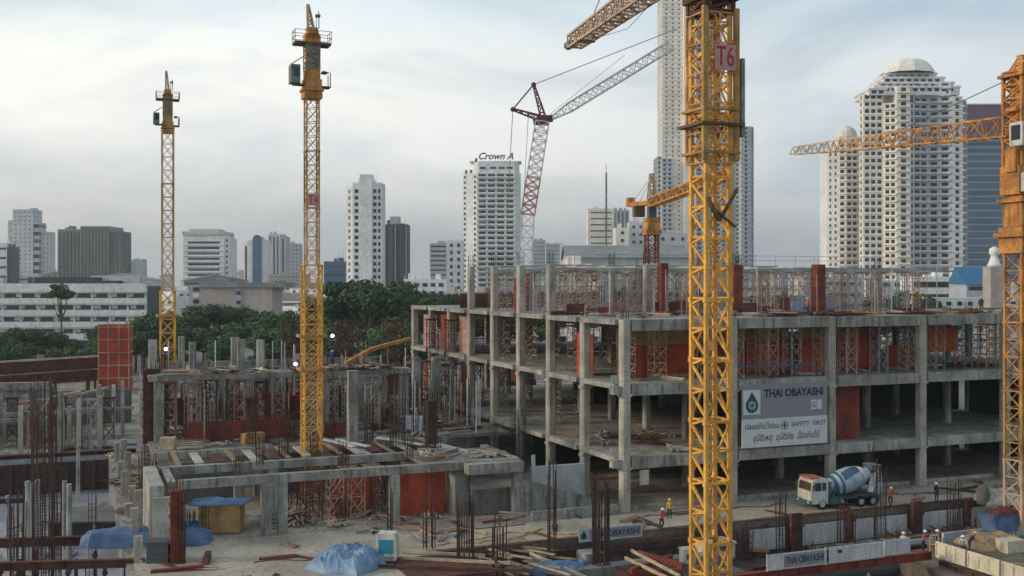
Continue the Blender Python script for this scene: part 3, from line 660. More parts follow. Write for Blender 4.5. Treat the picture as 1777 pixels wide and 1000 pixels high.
tower('small_white_building', 'small cream white building with square windows under the little orange crane', 1068, 1092, 398, 560, 12, wall='b_cream', fh=4, pitch=3.5, ww=1.6, wh=1.6, edges=(0,))
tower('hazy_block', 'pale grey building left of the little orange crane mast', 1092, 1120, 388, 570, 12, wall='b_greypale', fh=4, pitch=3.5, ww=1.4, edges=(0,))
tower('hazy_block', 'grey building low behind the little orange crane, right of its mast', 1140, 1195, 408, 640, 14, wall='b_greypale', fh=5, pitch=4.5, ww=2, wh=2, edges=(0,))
g = MB(); g.tri((0, 0, 0), (0, 0, zt(300, 500)), .5); g.tri((0, 0, zt(300, 500) - .5), (0, 0, zt(285, 500)), .15)
for k in range(14): g.box(-.5, .5, -.5, .5, 10 + k * 4, 10.3 + k * 4)
single('antenna_mast', g, 'grey_box', 'thin tall grey antenna mast right of the white slab block', 'antenna', (at(1052, 400, 500)[0], 500, 0))
# big hall
Y = 250; (X, _), w = bpos(985, 1195, Y)
t = thing('warehouse', 'long white hall with a grey gabled roof behind the top deck', 'building', (X, Y, 0), 0)
ze, zr = zt(446, Y), zt(426, Y)
g = MB(); g.box(0, w, 0, 22, 0, ze); g.add([(0, 0, ze), (0, 22, ze), (0, 11, zr)], [(0, 1, 2)]); g.add([(w, 0, ze), (w, 22, ze), (w, 11, zr)], [(0, 2, 1)]); part('wall', g, 'b_greypale', t)
g = MB(); g.add([(-.6, -.8, ze - .2), (w + .6, -.8, ze - .2), (w + .6, 11, zr + .1), (-.6, 11, zr + .1), (-.6, 22.8, ze - .2), (w + .6, 22.8, ze - .2), (-.6, 11, zr + .35), (w + .6, 11, zr + .35)], [(0, 1, 7, 6), (6, 7, 5, 4), (0, 3, 2, 1), (3, 4, 5, 2)]); part('roof', g, 'roof_grey', t)
for k in range(7): link('window', window_mesh(2.4, 2.4, 'glass_grey'), t, (2 + k * 4, -.05, ze - 3.2))
tower('cream_hall', 'bright cream gable wall just left of the grey hall', 985, 1000, 444, 246, 8, wall='b_cream', edges=(), roof=False)  # cream wall colour stands for evening sun on the hall's gable
tower('cream_hall', 'low cream building seen through the deck columns right of the leaning boom', 958, 1050, 470, 235, 8, wall='b_cream', fh=3.4, edges=(0,))

# 16 the very tall tower behind the T6 mast
Y = 720; t = thing('skyscraper', 'very tall slender cream skyscraper running out of the picture behind the yellow mast', 'skyscraper', (at(1150, 0, Y)[0], Y, 0), 0)
s = Y / F
facade(t, rect(0, 14, 2, 26), 0, zt(-60, Y), 'b_cream', 'glass_grey', fh=3.1, pitch=3.3, ww=1.1, wh=1.1, edges=(0, 3), maxw=100, ledge=.3, lh=.3)
facade(t, rect(14.01, 22, -3, 30), 0, zt(-90, Y), 'b_cream', 'glass_grey', style='strip', pitch=5, ww=.8, edges=(0,), maxw=100)
facade(t, rect(22.01, 40, 0, 28), 0, zt(-75, Y), 'b_greypale', 'glass', fh=3.1, pitch=3.5, ww=2.2, wh=1.4, edges=(0,), maxw=0, ledge=.5)
facade(t, rect(-3, -.01, 4, 24), 0, zt(270, Y), 'b_greypale', 'glass', fh=3.1, pitch=3, ww=1.8, edges=(0, 3), maxw=20, ledge=.5, lh=.6)
facade(t, rect(-1.2, 7, -1, 1.99), 0, zt(275, Y), 'b_greypale', 'glass', fh=3.1, pitch=2.6, ww=1.8, edges=(0,), maxw=40, ledge=.5, lh=.6)
facade(t, [(49, 4), (53, 0), (59.8, 1.5), (62.6, 5), (62.6, 20), (49, 20)], 0, zt(219, Y), 'b_greypale', 'glass', fh=3.1, pitch=2.9, ww=1.7, wh=1.5, edges=(0, 1, 2), maxw=60, ledge=.5, lh=.5)
facade(t, rect(40.01, 52, 6, 26), 0, zt(206, Y), 'b_greypale', 'glass_grey', fh=3.1, pitch=3, edges=(0,), maxw=20)
g = MB(); g.box(50, 57, 6, 16, zt(219, Y) + .003, zt(209, Y)); part('roof', g, 'b_white', t)

# 17 condominium with the domed crown
Y = 460; X0 = at(1500, 0, Y)[0]
t = thing('condominium', 'large white condominium tower with bay fronts and a pale faceted dome', 'building', (X0, Y, 0), 0)
pt = lambda px_: (px_ - 1490) / F * Y
zz = zt(163, Y)
def seg(x0, x1, y0, y1, yb, ytop, wall, pitch, ww, ledge, mx, gl='glass_brown', lh=.5, wh=1.5, edges=(0,)):
    facade(t, [(pt(x0), y0), (pt(x1), y1), (pt(x1), yb), (pt(x0), yb)], 0, zt(ytop, Y), wall, gl, fh=3.08, pitch=pitch, ww=ww, wh=wh, edges=edges, ledge=ledge, lh=lh, maxw=mx, margin=.3)
seg(1493, 1527, 4, 3, 9, 160, 'b_cream', 2.6, 1.7, .3, 20, 'glass', wh=1.6, edges=(0, 3))  # sunlit left bays painted cream, shaded recess beside them painted grey
seg(1527.1, 1545, 2.4, -.5, 22, 178, 'b_cream', 2.1, 1.5, .6, 20)
seg(1545.1, 1568, -.8, -.8, 22, 150, 'b_cream', 2.7, 2.1, .8, 20)
seg(1568.1, 1580, -.5, 2.6, 22, 178, 'b_cream', 2.6, 1.7, .6, 10)
seg(1580.1, 1608, 3.4, 5.6, 22, 140, 'b_greypale', 3.3, 2.4, 1.0, 20, 'glass', .9)
seg(1608.1, 1644, 5.4, 2, 22, 140, 'b_greypale', 3.3, 2.6, 1.0, 20, 'glass', .9)
seg(1644.1, 1663, 1.5, 1.5, 22, 166, 'b_white', 2.4, 1.5, .25, 10, 'glass', wh=1.6)
seg(1663.1, 1676, 1.5, 5, 24, 172, 'b_greypale', 2.9, 2.3, .7, 10, 'glass', .6)
for k, (x0, x1, yt, yb_) in enumerate(((1500, 1530, 152, 160), (1512, 1660, 147, 163), (1520, 1652, 139, 147), (1530, 1638, 129, 139), (1538, 1626, 121, 129))):
    g = MB(); y0 = 1.2 + k * 1.4; za, zb = zt(yb_, Y) + (.003 if k else -1), zt(yt, Y)
    g.box(pt(x0), pt(x1), y0, 21 - k * .6, za, zb - .9); g.box(pt(x0) - .4, pt(x1) + .4, y0 - .4, 21.2, zb - .9, zb)
    part('terrace', g, 'b_white', t)
    wn = int((pt(x1) - pt(x0)) / 3.2)
    for q in range(wn): link('window', window_mesh(1.9, 1.2, 'glass'), t, (pt(x0) + 2 + q * 3.1, y0 - .04, zb - 1.7))
g = MB(); cx, cy = pt(1581), 11; n = 10
rings = ((12.2, 0), (11.4, 1.4), (9.9, 3.6), (8.2, 5.4), (6.6, 6.1)); vs2 = []
for r_, h_ in rings:
    for k in range(n): a = 2 * math.pi * (k + .5) / n; vs2.append((cx + r_ * math.cos(a), cy + r_ * .8 * math.sin(a), zt(121, Y) + h_))
g.add(vs2, [(j * n + k, j * n + (k + 1) % n, (j + 1) * n + (k + 1) % n, (j + 1) * n + k) for j in range(4) for k in range(n)] + [tuple(range(4 * n, 5 * n))])
part('dome', g, 'b_cream', t)
g = MB(); g.box(pt(1485), pt(1680), -6, 20, 0, zt(487, Y)); part('podium', g, 'b_greypale', t)
for k in range(9): link('window', window_mesh(3.2, 1.6, 'glass'), t, (pt(1500) + k * 5, -6.05, zt(494, Y)))
Y = 500; t = thing('lower_condominium', 'lower cream condominium with a small dome left of the domed tower', 'building', (at(1440, 0, Y)[0], Y, 0), 0)
facade(t, [(0, 4), (4.6, 1.5), (4.6, 16), (0, 16)], 0, zt(262, Y), 'b_white', 'glass_grey', fh=3.05, pitch=2, ww=.8, wh=1.4, edges=(0,), maxw=25, margin=.2)
facade(t, [(4.61, 1.5), (7.5, 0), (13.2, 0), (16, 2), (17.5, 16), (4.61, 16)], 0, zt(247, Y), 'b_cream', 'glass_brown', fh=3.05, pitch=2.5, ww=1.8, wh=1.5, edges=(0, 1, 2), ledge=.6, lh=.6, maxw=60, margin=.2)
g = MB(); g.ball((9.5, 6, zt(236, Y)), 5.2, 14, 8, 1.1); part('dome', g, 'b_cream', t)
g = MB(); g.box(5, 15, 2, 14, zt(247, Y) + .003, zt(236, Y)); part('crown', g, 'b_cream', t)
# blue glazed slab with a red top
t, w, z = tower('blue_glass_tower', 'wide blue glass office slab with a dark red top behind the domed tower', 1665, 1790, 232, 820, 30, wall='b_blue', glass='glass_grey', style='band', fh=5.4, wh=1.5, edges=(0,), ledge=.3, lh=.5, lm='b_grey', roof=False)
g = MB(); g.box(0, w, .1, 30, z + .003, zt(182, 820)); part('red_crown', g, 'b_red', t)
g = MB(); g.box(-.5, w, -.5, 30, zt(182, 820), zt(180, 820)); part('roof', g, 'b_greypale', t)
t, w, z = tower('blue_roofed_building', 'low building with a bright blue roof front near the right hand crane', 1677, 1735, 492, 300, 12, wall='b_grey', fh=3.2, style='band', wh=1.0, edges=(0,), roof=False)
g = MB(); g.add([(-.4, -1, z - .3), (w + .4, -1, z - .3), (w + .4, 7, zt(463, 300)), (-.4, 7, zt(463, 300)), (w + .4, 12, z), (-.4, 12, z)], [(0, 1, 2, 3), (3, 2, 4, 5), (0, 3, 5), (1, 4, 2)]); part('roof', g, 'roof_blue', t)
tower('low_white_building', 'low white building with a long dark window at the foot of the domed tower', 1583, 1675, 484, 380, 12, wall='b_white', style='band', fh=4.4, wh=2.0, edges=(0,))
tower('low_grey_building', 'long low grey building with round windows below the blue glass tower', 1540, 1790, 517, 280, 10, wall='b_greypale', fh=3.2, pitch=2.8, ww=1.2, wh=1.0, edges=(0,), roof=False)
t, w, z = tower('concrete_shaft', 'square concrete shaft under a white cone beside the right hand crane', 1719, 1746, 463, 180, 3, wall='b_beige', edges=(), roof=False)
g = MB(); g.lathe((w / 2, 1.5, z + .01), (w / 2, 1.5, z + 5), [(0, 1.15), (.25, 1.2), (.5, 1.0), (1.6, .62), (2.0, .6), (2.2, .85), (3.0, .8), (3.4, .3)], 16); part('vent_cone', g, 'b_white', t, True)

# left office slab with long white balconies
Y = 300; X1 = at(246, 0, Y)[0]; X0 = X1 - 75; z = zt(497, Y)
t = thing('balcony_block', 'long white five storey building with dark continuous balconies at the left edge', 'building', (X0, Y, 0), R(2))
g = MB(); g.box(0, 75, 1.2, 16, 0, z); part('wall', g, 'b_dark', t)
for k in range(6):
    g = MB(); zb = z - k * 3.35; g.box(-.3, 75.3, 0, 1.19, zb - 1.6, zb - .02); g.box(-.3, 75.3, .3, 1.19, zb - 2.0, zb - 1.603); part('balcony', g, 'b_white', t)
g = MB()
for x in range(0, 76, 5): g.box(x - .25 + (x == 0) * .2, x + .25, .6, 1.19, 0, z - 1.7)
part('pillar', g, 'b_greypale', t)
for k in range(5):
    for j in range(14): link('window', window_mesh(1.6 if (j + k) % 3 else 2.6, 1.0, 'b_greypale'), t, (3 + j * 5.2 + (k % 2) * .8, 1.15, z - 2.5 - k * 3.35))
roofbits(t, 0, 75, 1.2, 16, z, 5, 'b_greypale')
g = MB(); g.box(41, 60, 3, 9, z + .003, z + 2.6); g.box(60.4, 66, 3, 9, z + .003, z + 1.6); part('roof_room', g, 'b_dark', t)
# beige wall building
Y = 350; t, w, z = tower('beige_building', 'blank pinkish beige building with a grey flat roof behind the dark trees', 352, 472, 499, Y, 16, wall='b_beige', edges=(), roof=False)
g = MB(); g.box(-1, w + 4, -.8, 17, z + .003, z + 1.6); g.box(3, 8, 3, 8, z + 1.6, z + 3.4); part('roof', g, 'roof_grey', t)
g = MB(); g.box(w * .48, w * .56, -.3, -.003, 4, z - .5); part('stair_strip', g, 'b_grey', t)
for k in range(3): link('window', window_mesh(1.3, 1.2, 'glass'), t, (w * .52, -.34, z - 1.8 - k * 3.1))
g = MB(); g.box(-4.5, -.01, 0, 9, 0, z + .8); part('stair_tower', g, 'b_beige', t)
for k in range(4): link('window', window_mesh(2.0, 1.3, 'b_white' if k % 2 else 'glass'), t, (-2.2, -.05, z - .6 - k * 2.0))
# low rise city
rnd = random.Random(3)
spots = []
for k in range(95):
    Y = rnd.choice((330, 420, 520, 650, 820, 1000, 1300)) * rnd.uniform(.9, 1.1)
    spots.append((rnd.uniform(-40, 1830), Y))
for pxx, Y in sorted(spots, key=lambda q: -q[1]):
    if 985 < pxx < 1200 and Y < 300: continue
    w_ = rnd.uniform(14, 34); top = rnd.uniform(11, 21) + (Y > 700) * rnd.uniform(0, 14); X = (pxx - CX) / F * Y
    if X - w_ < -30 and Y < 380 and pxx < 260: continue
    t = thing('city_block', 'low city building in the crowded skyline strip above the trees and decks', 'building', (X, Y, 0), rnd.uniform(-.5, .5), 'low city buildings along the skyline')
    wl = rnd.choice(('b_white', 'b_greypale', 'b_grey', 'b_cream', 'b_beige', 'b_greypale', 'b_white'))
    facade(t, rect(0, w_, 0, 12), 0, top, wl, rnd.choice(('glass', 'glass_grey')), style='band' if rnd.random() < .5 else 'punch', fh=3.3, wh=1.2, ww=1.6, pitch=3.4, edges=(0,), maxw=0)
    g = MB()
    if rnd.random() < .4: g.yprism([(-.4, top + .003), (w_ + .4, top + .003), (w_ / 2, top + 3)], -.4, 12.4); part('roof', g, rnd.choice(('roof_grey', 'roof_rust', 'roof_grey')), t)
    else: roofbits(t, 0, w_, 0, 12, top, int(pxx), wl)

# ------------------------------------------------------------------ trees
def tree_protos(seed, RX, RZ, H, n, leaf, lm, lsize=.75, flat=False):
    rnd = random.Random(seed); tr = MB(); cr = MB(); blobs = []
    tr.tube((0, 0, 0), (.2, .1, H * .5), .42, .28, 8)
    nb = 11
    for k in range(nb):
        a = 2 * math.pi * k / nb * 1.6 + rnd.random(); rr_ = RX * rnd.uniform(.2, .78); zc = H - RZ * rnd.uniform(.35, 1.25) * (.6 if flat else 1)
        c = Vector((rr_ * math.cos(a), rr_ * math.sin(a), zc)); blobs.append((c, rnd.uniform(.26, .42) * RX, rnd.uniform(.5, .8)))
        m_ = Vector((.2, .1, H * .45)); mid = m_.lerp(c, .5) + Vector((0, 0, -.6)); tr.tube(m_, mid, .2, .13, 6, False); tr.tube(mid, c, .13, .05, 6, False)
    blobs.append((Vector((0, 0, H - RZ * .55)), .5 * RX, .7))
    for _ in range(n):
        c, r_, q = rnd.choice(blobs); d = Vector((rnd.gauss(0, 1), rnd.gauss(0, 1), rnd.gauss(0, 1))).normalized() * (rnd.random() ** .35) * r_ * rnd.uniform(.85, 1.12); d.z *= q
        p = c + d; s_ = lsize * rnd.uniform(.6, 1.25); nrm = (d.normalized() + Vector((rnd.gauss(0, .5), rnd.gauss(0, .5), .35 + rnd.gauss(0, .5)))).normalized()
        u = nrm.orthogonal().normalized(); u.rotate(Matrix.Rotation(rnd.uniform(0, 6.28), 3, nrm)); v_ = nrm.cross(u)
        cr.m = 0 if rnd.random() < .62 else (1 if rnd.random() < .6 else 2)
        cr.add([p - u * s_ / 2 - v_ * s_ * .28, p + u * s_ * .1 - v_ * s_ * .42, p + u * s_ * .55 + v_ * .04, p + v_ * s_ * .42, p - u * s_ * .45 + v_ * s_ * .22], [(0, 1, 2, 3, 4)])
    return tr.mesh('trunk', 'bark'), cr.mesh('crown', lm)
T1 = tree_protos(1, 8.5, 6, 17, 6500, 0, ['leaf1', 'leaf2', 'leaf3'])
T2 = tree_protos(2, 7, 6.5, 15, 5500, 0, ['leaf2', 'leaf1', 'leaf1'])
T3 = tree_protos(3, 10, 4.6, 18, 7500, 0, ['leaf2', 'leaf2', 'leaf1'], .8, True)
T4 = tree_protos(4, 4.5, 4, 11, 3000, 0, ['leaf3', 'leaf1', 'leaf1'], .6)
def tree(pxx, ytop, Y, P, label, group=None, base=0.0, sxy=1.0):
    H_ = {id(T1): 17, id(T2): 15, id(T3): 18, id(T4): 11}[id(P)]; X = (pxx - CX) / F * Y; s_ = (zt(ytop, Y) - base) / H_
    t = thing('tree', label, 'tree', (X, Y, base), random.uniform(0, 6), group); link('trunk', P[0], t); link('crown', P[1], t); t.scale = (s_ * sxy, s_ * sxy, s_); return t
G1 = 'dark trees massed behind the construction site'
for (p, y, Yd, k) in ((235, 548, 235, 1), (262, 540, 250, 0), (330, 536, 262, 0), (375, 532, 270, 2), (420, 528, 275, 0), (468, 533, 262, 1), (505, 535, 255, 0), (250, 566, 215, 1), (300, 566, 222, 0), (352, 560, 226, 1), (405, 556, 230, 0), (455, 560, 222, 1), (500, 566, 215, 0), (548, 560, 215, 1), (300, 590, 200, 1), (380, 590, 200, 0), (460, 595, 196, 1), (555, 540, 240, 0), (585, 520, 250, 2), (612, 512, 262, 0), (660, 522, 255, 1), (700, 520, 262, 0), (740, 512, 290, 2), (600, 545, 225, 1), (690, 545, 215, 0), (640, 580, 195, 1), (700, 585, 195, 0), (570, 590, 195, 0), (770, 520, 285, 1), (820, 530, 260, 0), (880, 540, 255, 1), (940, 535, 250, 0), (1000, 540, 245, 1)):
    tree(p, y, Yd, (T1, T2, T3)[k], 'dense dark green tree in the belt behind the building site', G1)
tree(640, 492, 240, T3, 'tallest dark spreading tree, in front of the slim white apartment tower')
tree(722, 500, 262, T1, 'dark round topped tree left of the grey frame building')
G2 = 'bushy trees at the left edge before the balcony building'
for (p, y, Yd, k) in ((-10, 572, 215, 1), (28, 566, 222, 0), (62, 562, 228, 1), (98, 572, 225, 0), (128, 586, 215, 1), (165, 585, 200, 1), (45, 590, 195, 0), (95, 596, 190, 1), (0, 600, 190, 0), (150, 600, 195, 0), (215, 575, 215, 1), (190, 560, 240, 0)):
    tree(p, y, Yd, (T1, T2)[k], 'bushy green tree in front of the long balcony building', G2, sxy=.9)
t = tree(107, 486, 240, T4, 'tall thin bare stemmed tree with a small crown before the balcony building', sxy=.62)
for c_ in t.children:
    if c_.name.startswith('crown'): c_.scale = (.62, .62, .38); c_.location.z = 6.6
    else: c_.scale = (.5, .5, 1.3)
for i, (p, y, Yd) in enumerate(((1580, 500, 270), (1556, 510, 265), (1605, 508, 262), (1500, 508, 262), (1525, 516, 262), (1462, 520, 255))):
    tree(p, y, Yd, (T1, T2)[i % 2], 'round green tree behind the right half of the top deck', 'trees behind the right half of the top deck', sxy=.8)
tree(1125, 468, 240, T4, 'small dark tree under the little orange crane'); tree(1015, 505, 240, T4, 'small dark tree seen between two columns of the top deck')
# ------------------------------------------------------------------ cranes
def lattice(g, A, B, w0, h0, w1=None, h1=None, n=8, rc=.06, rb=.035, up=(0, 0, 1), x=False, tri3=False, sides=(0, 1, 2, 3)):
    A = Vector(A); B = Vector(B); w1 = w0 if w1 is None else w1; h1 = h0 if h1 is None else h1
    d = (B - A).normalized(); u = Vector(up)
    if abs(d.dot(u)) > .95: u = Vector((0, 1, 0))
    s_ = d.cross(u).normalized(); t_ = s_.cross(d)
    rings = []
    for k in range(n + 1):
        f = k / n; p = A.lerp(B, f); w, h = (w0 + (w1 - w0) * f) / 2, (h0 + (h1 - h0) * f) / 2
        rings.append([p - s_ * w + t_ * h * -1, p + s_ * w - t_ * h, p + t_ * h] if tri3 else [p - s_ * w - t_ * h, p + s_ * w - t_ * h, p + s_ * w + t_ * h, p - s_ * w + t_ * h])
    m = len(rings[0])
    for c_ in range(m): g.bar(rings[0][c_], rings[-1][c_], rc * 2, rc * 2)
    for k in range(n):
        for c_ in range(m):
            a, b = rings[k], rings[k + 1]; c2 = (c_ + 1) % m
            g.bar(a[c_], a[c2], rb * 1.8, rb * 1.8)
            if x: g.bar(a[c_], b[c2], rb * 1.6, rb * 1.6); g.bar(b[c_], a[c2], rb * 1.6, rb * 1.6)
            elif k % 2: g.bar(a[c_], b[c2], rb * 2, rb * 2)
            else: g.bar(a[c2], b[c_], rb * 2, rb * 2)
    for c_ in range(m): g.bar(rings[-1][c_], rings[-1][(c_ + 1) % m], rb * 2, rb * 2)
def mast(root, w, z0, z1, m, sec=6.0, per=3, rc=.10, rb=.05, x=False, ladder=True, mats=None):
    n = max(1, round((z1 - z0) / sec)); dz = (z1 - z0) / n
    for k in range(n):
        g = MB(); a, b = z0 + k * dz, z0 + (k + 1) * dz
        lattice(g, (0, 0, a), (0, 0, b - .02), w, w, n=per, rc=rc, rb=rb, x=x)
        for sx_ in (-1, 1):
            for sy_ in (-1, 1): g.box(sx_ * w / 2 - rc * 1.5, sx_ * w / 2 + rc * 1.5, sy_ * w / 2 - rc * 1.5, sy_ * w / 2 + rc * 1.5, b - .16, b - .022)
        part('mast_section', g, (mats[k % len(mats)] if mats else m), root)
    if ladder:
        g = MB()
        for s_ in (-.22, .22): g.tri((w / 2 - .45, s_, z0), (w / 2 - .45, s_, z1), .03)
        for k in range(int((z1 - z0) / .6)): g.tri((w / 2 - .45, -.22, z0 + .6 * k), (w / 2 - .45, .22, z0 + .6 * k), .02)
        part('ladder', g, 'olive', root)
def platform(root, a, z, name='platform', m='olive', rail=1.1, t=.12, hole=1.2, ext=None):
    g = MB(); x0, x1, y0, y1 = ext or (-a, a, -a, a)
    for (p, q, r_, s_) in ((x0, x1, y0, -hole), (x0, x1, hole, y1), (x0, -hole, -hole, hole), (hole, x1, -hole, hole)):
        if q > p and s_ > r_: g.box(p, q, r_, s_, z, z + t)
    if rail:
        for zz in (rail * .5, rail):
            g.tri((x0, y0, z + zz), (x1, y0, z + zz), .03); g.tri((x1, y0, z + zz), (x1, y1, z + zz), .03); g.tri((x1, y1, z + zz), (x0, y1, z + zz), .03); g.tri((x0, y1, z + zz), (x0, y0, z + zz), .03)
        for x, y in ((x0, y0), (x1, y0), (x1, y1), (x0, y1), ((x0 + x1) / 2, y0), (x0, (y0 + y1) / 2), (x1, (y0 + y1) / 2), ((x0 + x1) / 2, y1)): g.tri((x, y, z + t), (x, y, z + rail), .03)
    return part(name, g, m, root)
# --- the tall yellow mast in front of the building
def T(px_, Y): return ((px_ - CX) / F * Y, Y)
xy = T(1233, 65.5)
cr = thing('tower_crane', 'largest yellow lattice tower crane in the foreground with a red T6 plate on its mast', 'crane', (*xy, ZR), GA)
z_ = lambda y, Y=65.5: zt(y, Y) - ZR
zz = 0.0; hw = .83; zend = z_(-10)
while zz < zend:
    z1 = min(zend, zz + 3.72) - .02; g = MB(); zm = (zz + z1) / 2
    for sx_ in (-1, 1):
        for sy_ in (-1, 1):
            g.box(sx_ * hw - .12, sx_ * hw + .12, sy_ * hw - .12, sy_ * hw + .12, zz, z1)
            g.box(sx_ * hw - .17, sx_ * hw + .17, sy_ * hw - .17, sy_ * hw + .17, z1 - .32, z1 - .003)
    for sx_ in (-1, 1):
        for (za, zb) in ((zz, zm), (zm, z1)):
            g.bar((sx_ * hw, -hw, za + .1), (sx_ * hw, hw, (za + zb) / 2 + .5), .13, .13); g.bar((sx_ * hw, hw, (za + zb) / 2 + .5), (sx_ * hw, -hw, zb), .13, .13); g.bar((sx_ * hw, -hw, zb - .06), (sx_ * hw, hw, zb - .06), .12, .12)
    for sy_ in (-1, 1):
        g.bar((-hw, sy_ * hw, z1 - .15), (hw, sy_ * hw, z1 - .15), .14, .16); g.bar((-hw, sy_ * hw, zm), (hw, sy_ * hw, zm), .09, .09)
        g.bar((-hw, sy_ * hw, zz + .1), (hw, sy_ * hw, z1 - .2), .10, .10); g.bar((hw, sy_ * (hw + .01), zz + .1), (-hw, sy_ * (hw + .01), z1 - .2), .10, .10)
    part('mast_section', g, 'yellow', cr); zz += 3.72
g = MB()
for s_ in (-.22, .22): g.tri((.35 + s_, .2, 0), (.35 + s_, .2, zend), .03)
for k in range(int(zend / .5)): g.tri((.13, .2, .5 * k), (.57, .2, .5 * k), .02)
part('ladder', g, 'tan_steel', cr)
g = MB(); lattice(g, (0, 0, z_(285)), (0, 0, z_(28)), 2.1, 2.1, n=5, rc=.08, rb=.035)
part('climbing_cage', g, 'jib_orange', cr)
g = MB()
for x, y, m_ in ((-1.12, -1.12, 0), (1.12, -1.12, 0), (1.12, 1.05, 0)):
    g.box(x - .16, x + .16, y - .12, y + .12, z_(282), z_(20))
part('cage_post', g, 'yellow_dirty', cr)
g = MB(); g.box(1.4, 1.62, -1.3, -.95, z_(240), z_(105)); g.box(1.4, 1.55, -.8, -.6, z_(60), z_(20)); part('hydraulic_jack', g, 'grey_box', cr)
for yy, a in ((196, 1.3), (222, 1.5), (270, 1.3)):
    platform(cr, a, z_(yy), rail=0, t=.16, hole=1.06, m='yellow_dirty' if yy != 222 else 'olive')
g = MB(); g.box(-.5, .95, -1.29, -1.25, z_(128), z_(84)); pl = part('number_plate', g, 'sign_pink', cr)
text('lettering', 'T6', 1.7, 'sign_red', pl, (.23, -1.30, z_(106)), 1.25, depth=.015)
g = MB(); g.bar((-.9, -1.05, z_(345)), (0, -1.0, z_(385)), .35, .12); g.bar((0, -1.0, z_(385)), (1.2, -1.05, z_(330)), .3, .12); g.bar((-.7, -1.08, z_(360)), (1.1, -1.08, z_(395)), .2, .1); part('hose_bundle', g, 'olive', cr)
g = MB(); g.box(-1.25, 1.25, -1.25, 1.25, z_(-8), z_(6)); lattice(g, (0, 0, z_(24)), (0, 0, z_(6)), 1.9, 1.9, n=1, rc=.14, rb=.1); part('slewing_base', g, 'rust', cr)
g = MB(); g.tube((0, 0, z_(-9)), (0, 0, z_(-40)), 1.5, 1.3, 16); part('slewing_ring', g, 'orange', cr)
g = MB(); g.box(-2.9, -1.5, -1.6, .6, z_(-80), z_(-20)); part('cab', g, 'paint_white', cr)
# jib in world coordinates, parented through the crane's frame
def to_local(o, p): return o.matrix_basis.inverted() @ Vector(p)
rt, tip = Vector((xy[0] - .7, 67.2, 40.5)), Vector(at(987, 80, 95))
g = MB(); lattice(g, to_local(cr, rt), to_local(cr, tip.lerp(rt, .06)), 1.5, 1.5, 1.2, 1.0, n=22, rc=.09, rb=.05); part('jib', g, 'tan_steel', cr)
g = MB(); a, b = to_local(cr, tip.lerp(rt, .06)), to_local(cr, tip); g.bar(a, b, .9, .4); g.tube(b + Vector((0, -.2, 0)), b + Vector((0, .2, 0)), .35, n=10); part('jib_tip', g, 'grey_box', cr)
for f in (.18, .45, .75):
    g = MB(); p = tip.lerp(rt, f); a = to_local(cr, p); dd = (to_local(cr, rt) - to_local(cr, tip)).normalized(); g.bar(a - dd * .2 + Vector((0, 0, -.62)), a + dd * .2 + Vector((0, 0, -.62)), 1.6, .12); part('jib_joint', g, 'yellow_dirty', cr)
g = MB(); g.tri(to_local(cr, tip.lerp(rt, .22) + Vector((0, 0, .6))), to_local(cr, (xy[0], 66, 54)), .04); g.tri(to_local(cr, tip), to_local(cr, tip.lerp(rt, .5) + Vector((.5, 0, -1.5))), .025); g.tri(to_local(cr, tip.lerp(rt, .5) + Vector((.5, 0, -1.5))), to_local(cr, rt), .025); part('cable', g, 'rust_dark', cr)
g = MB(); lattice(g, (0, 0, z_(-40)), to_local(cr, (xy[0], 66, 54)), 1.6, 1.6, .4, .4, n=5, rc=.09, rb=.05); part('tower_head', g, 'yellow', cr)
g = MB(); a = to_local(cr, rt); dd = (to_local(cr, tip) - a).normalized(); g.bar(a - dd * 2, a - dd * 11, 1.6, .5); g.bar(a - dd * 9 + Vector((0, 0, .5)), a - dd * 11 + Vector((0, 0, .5)), 1.8, 2.2); part('counter_jib', g, 'yellow', cr)

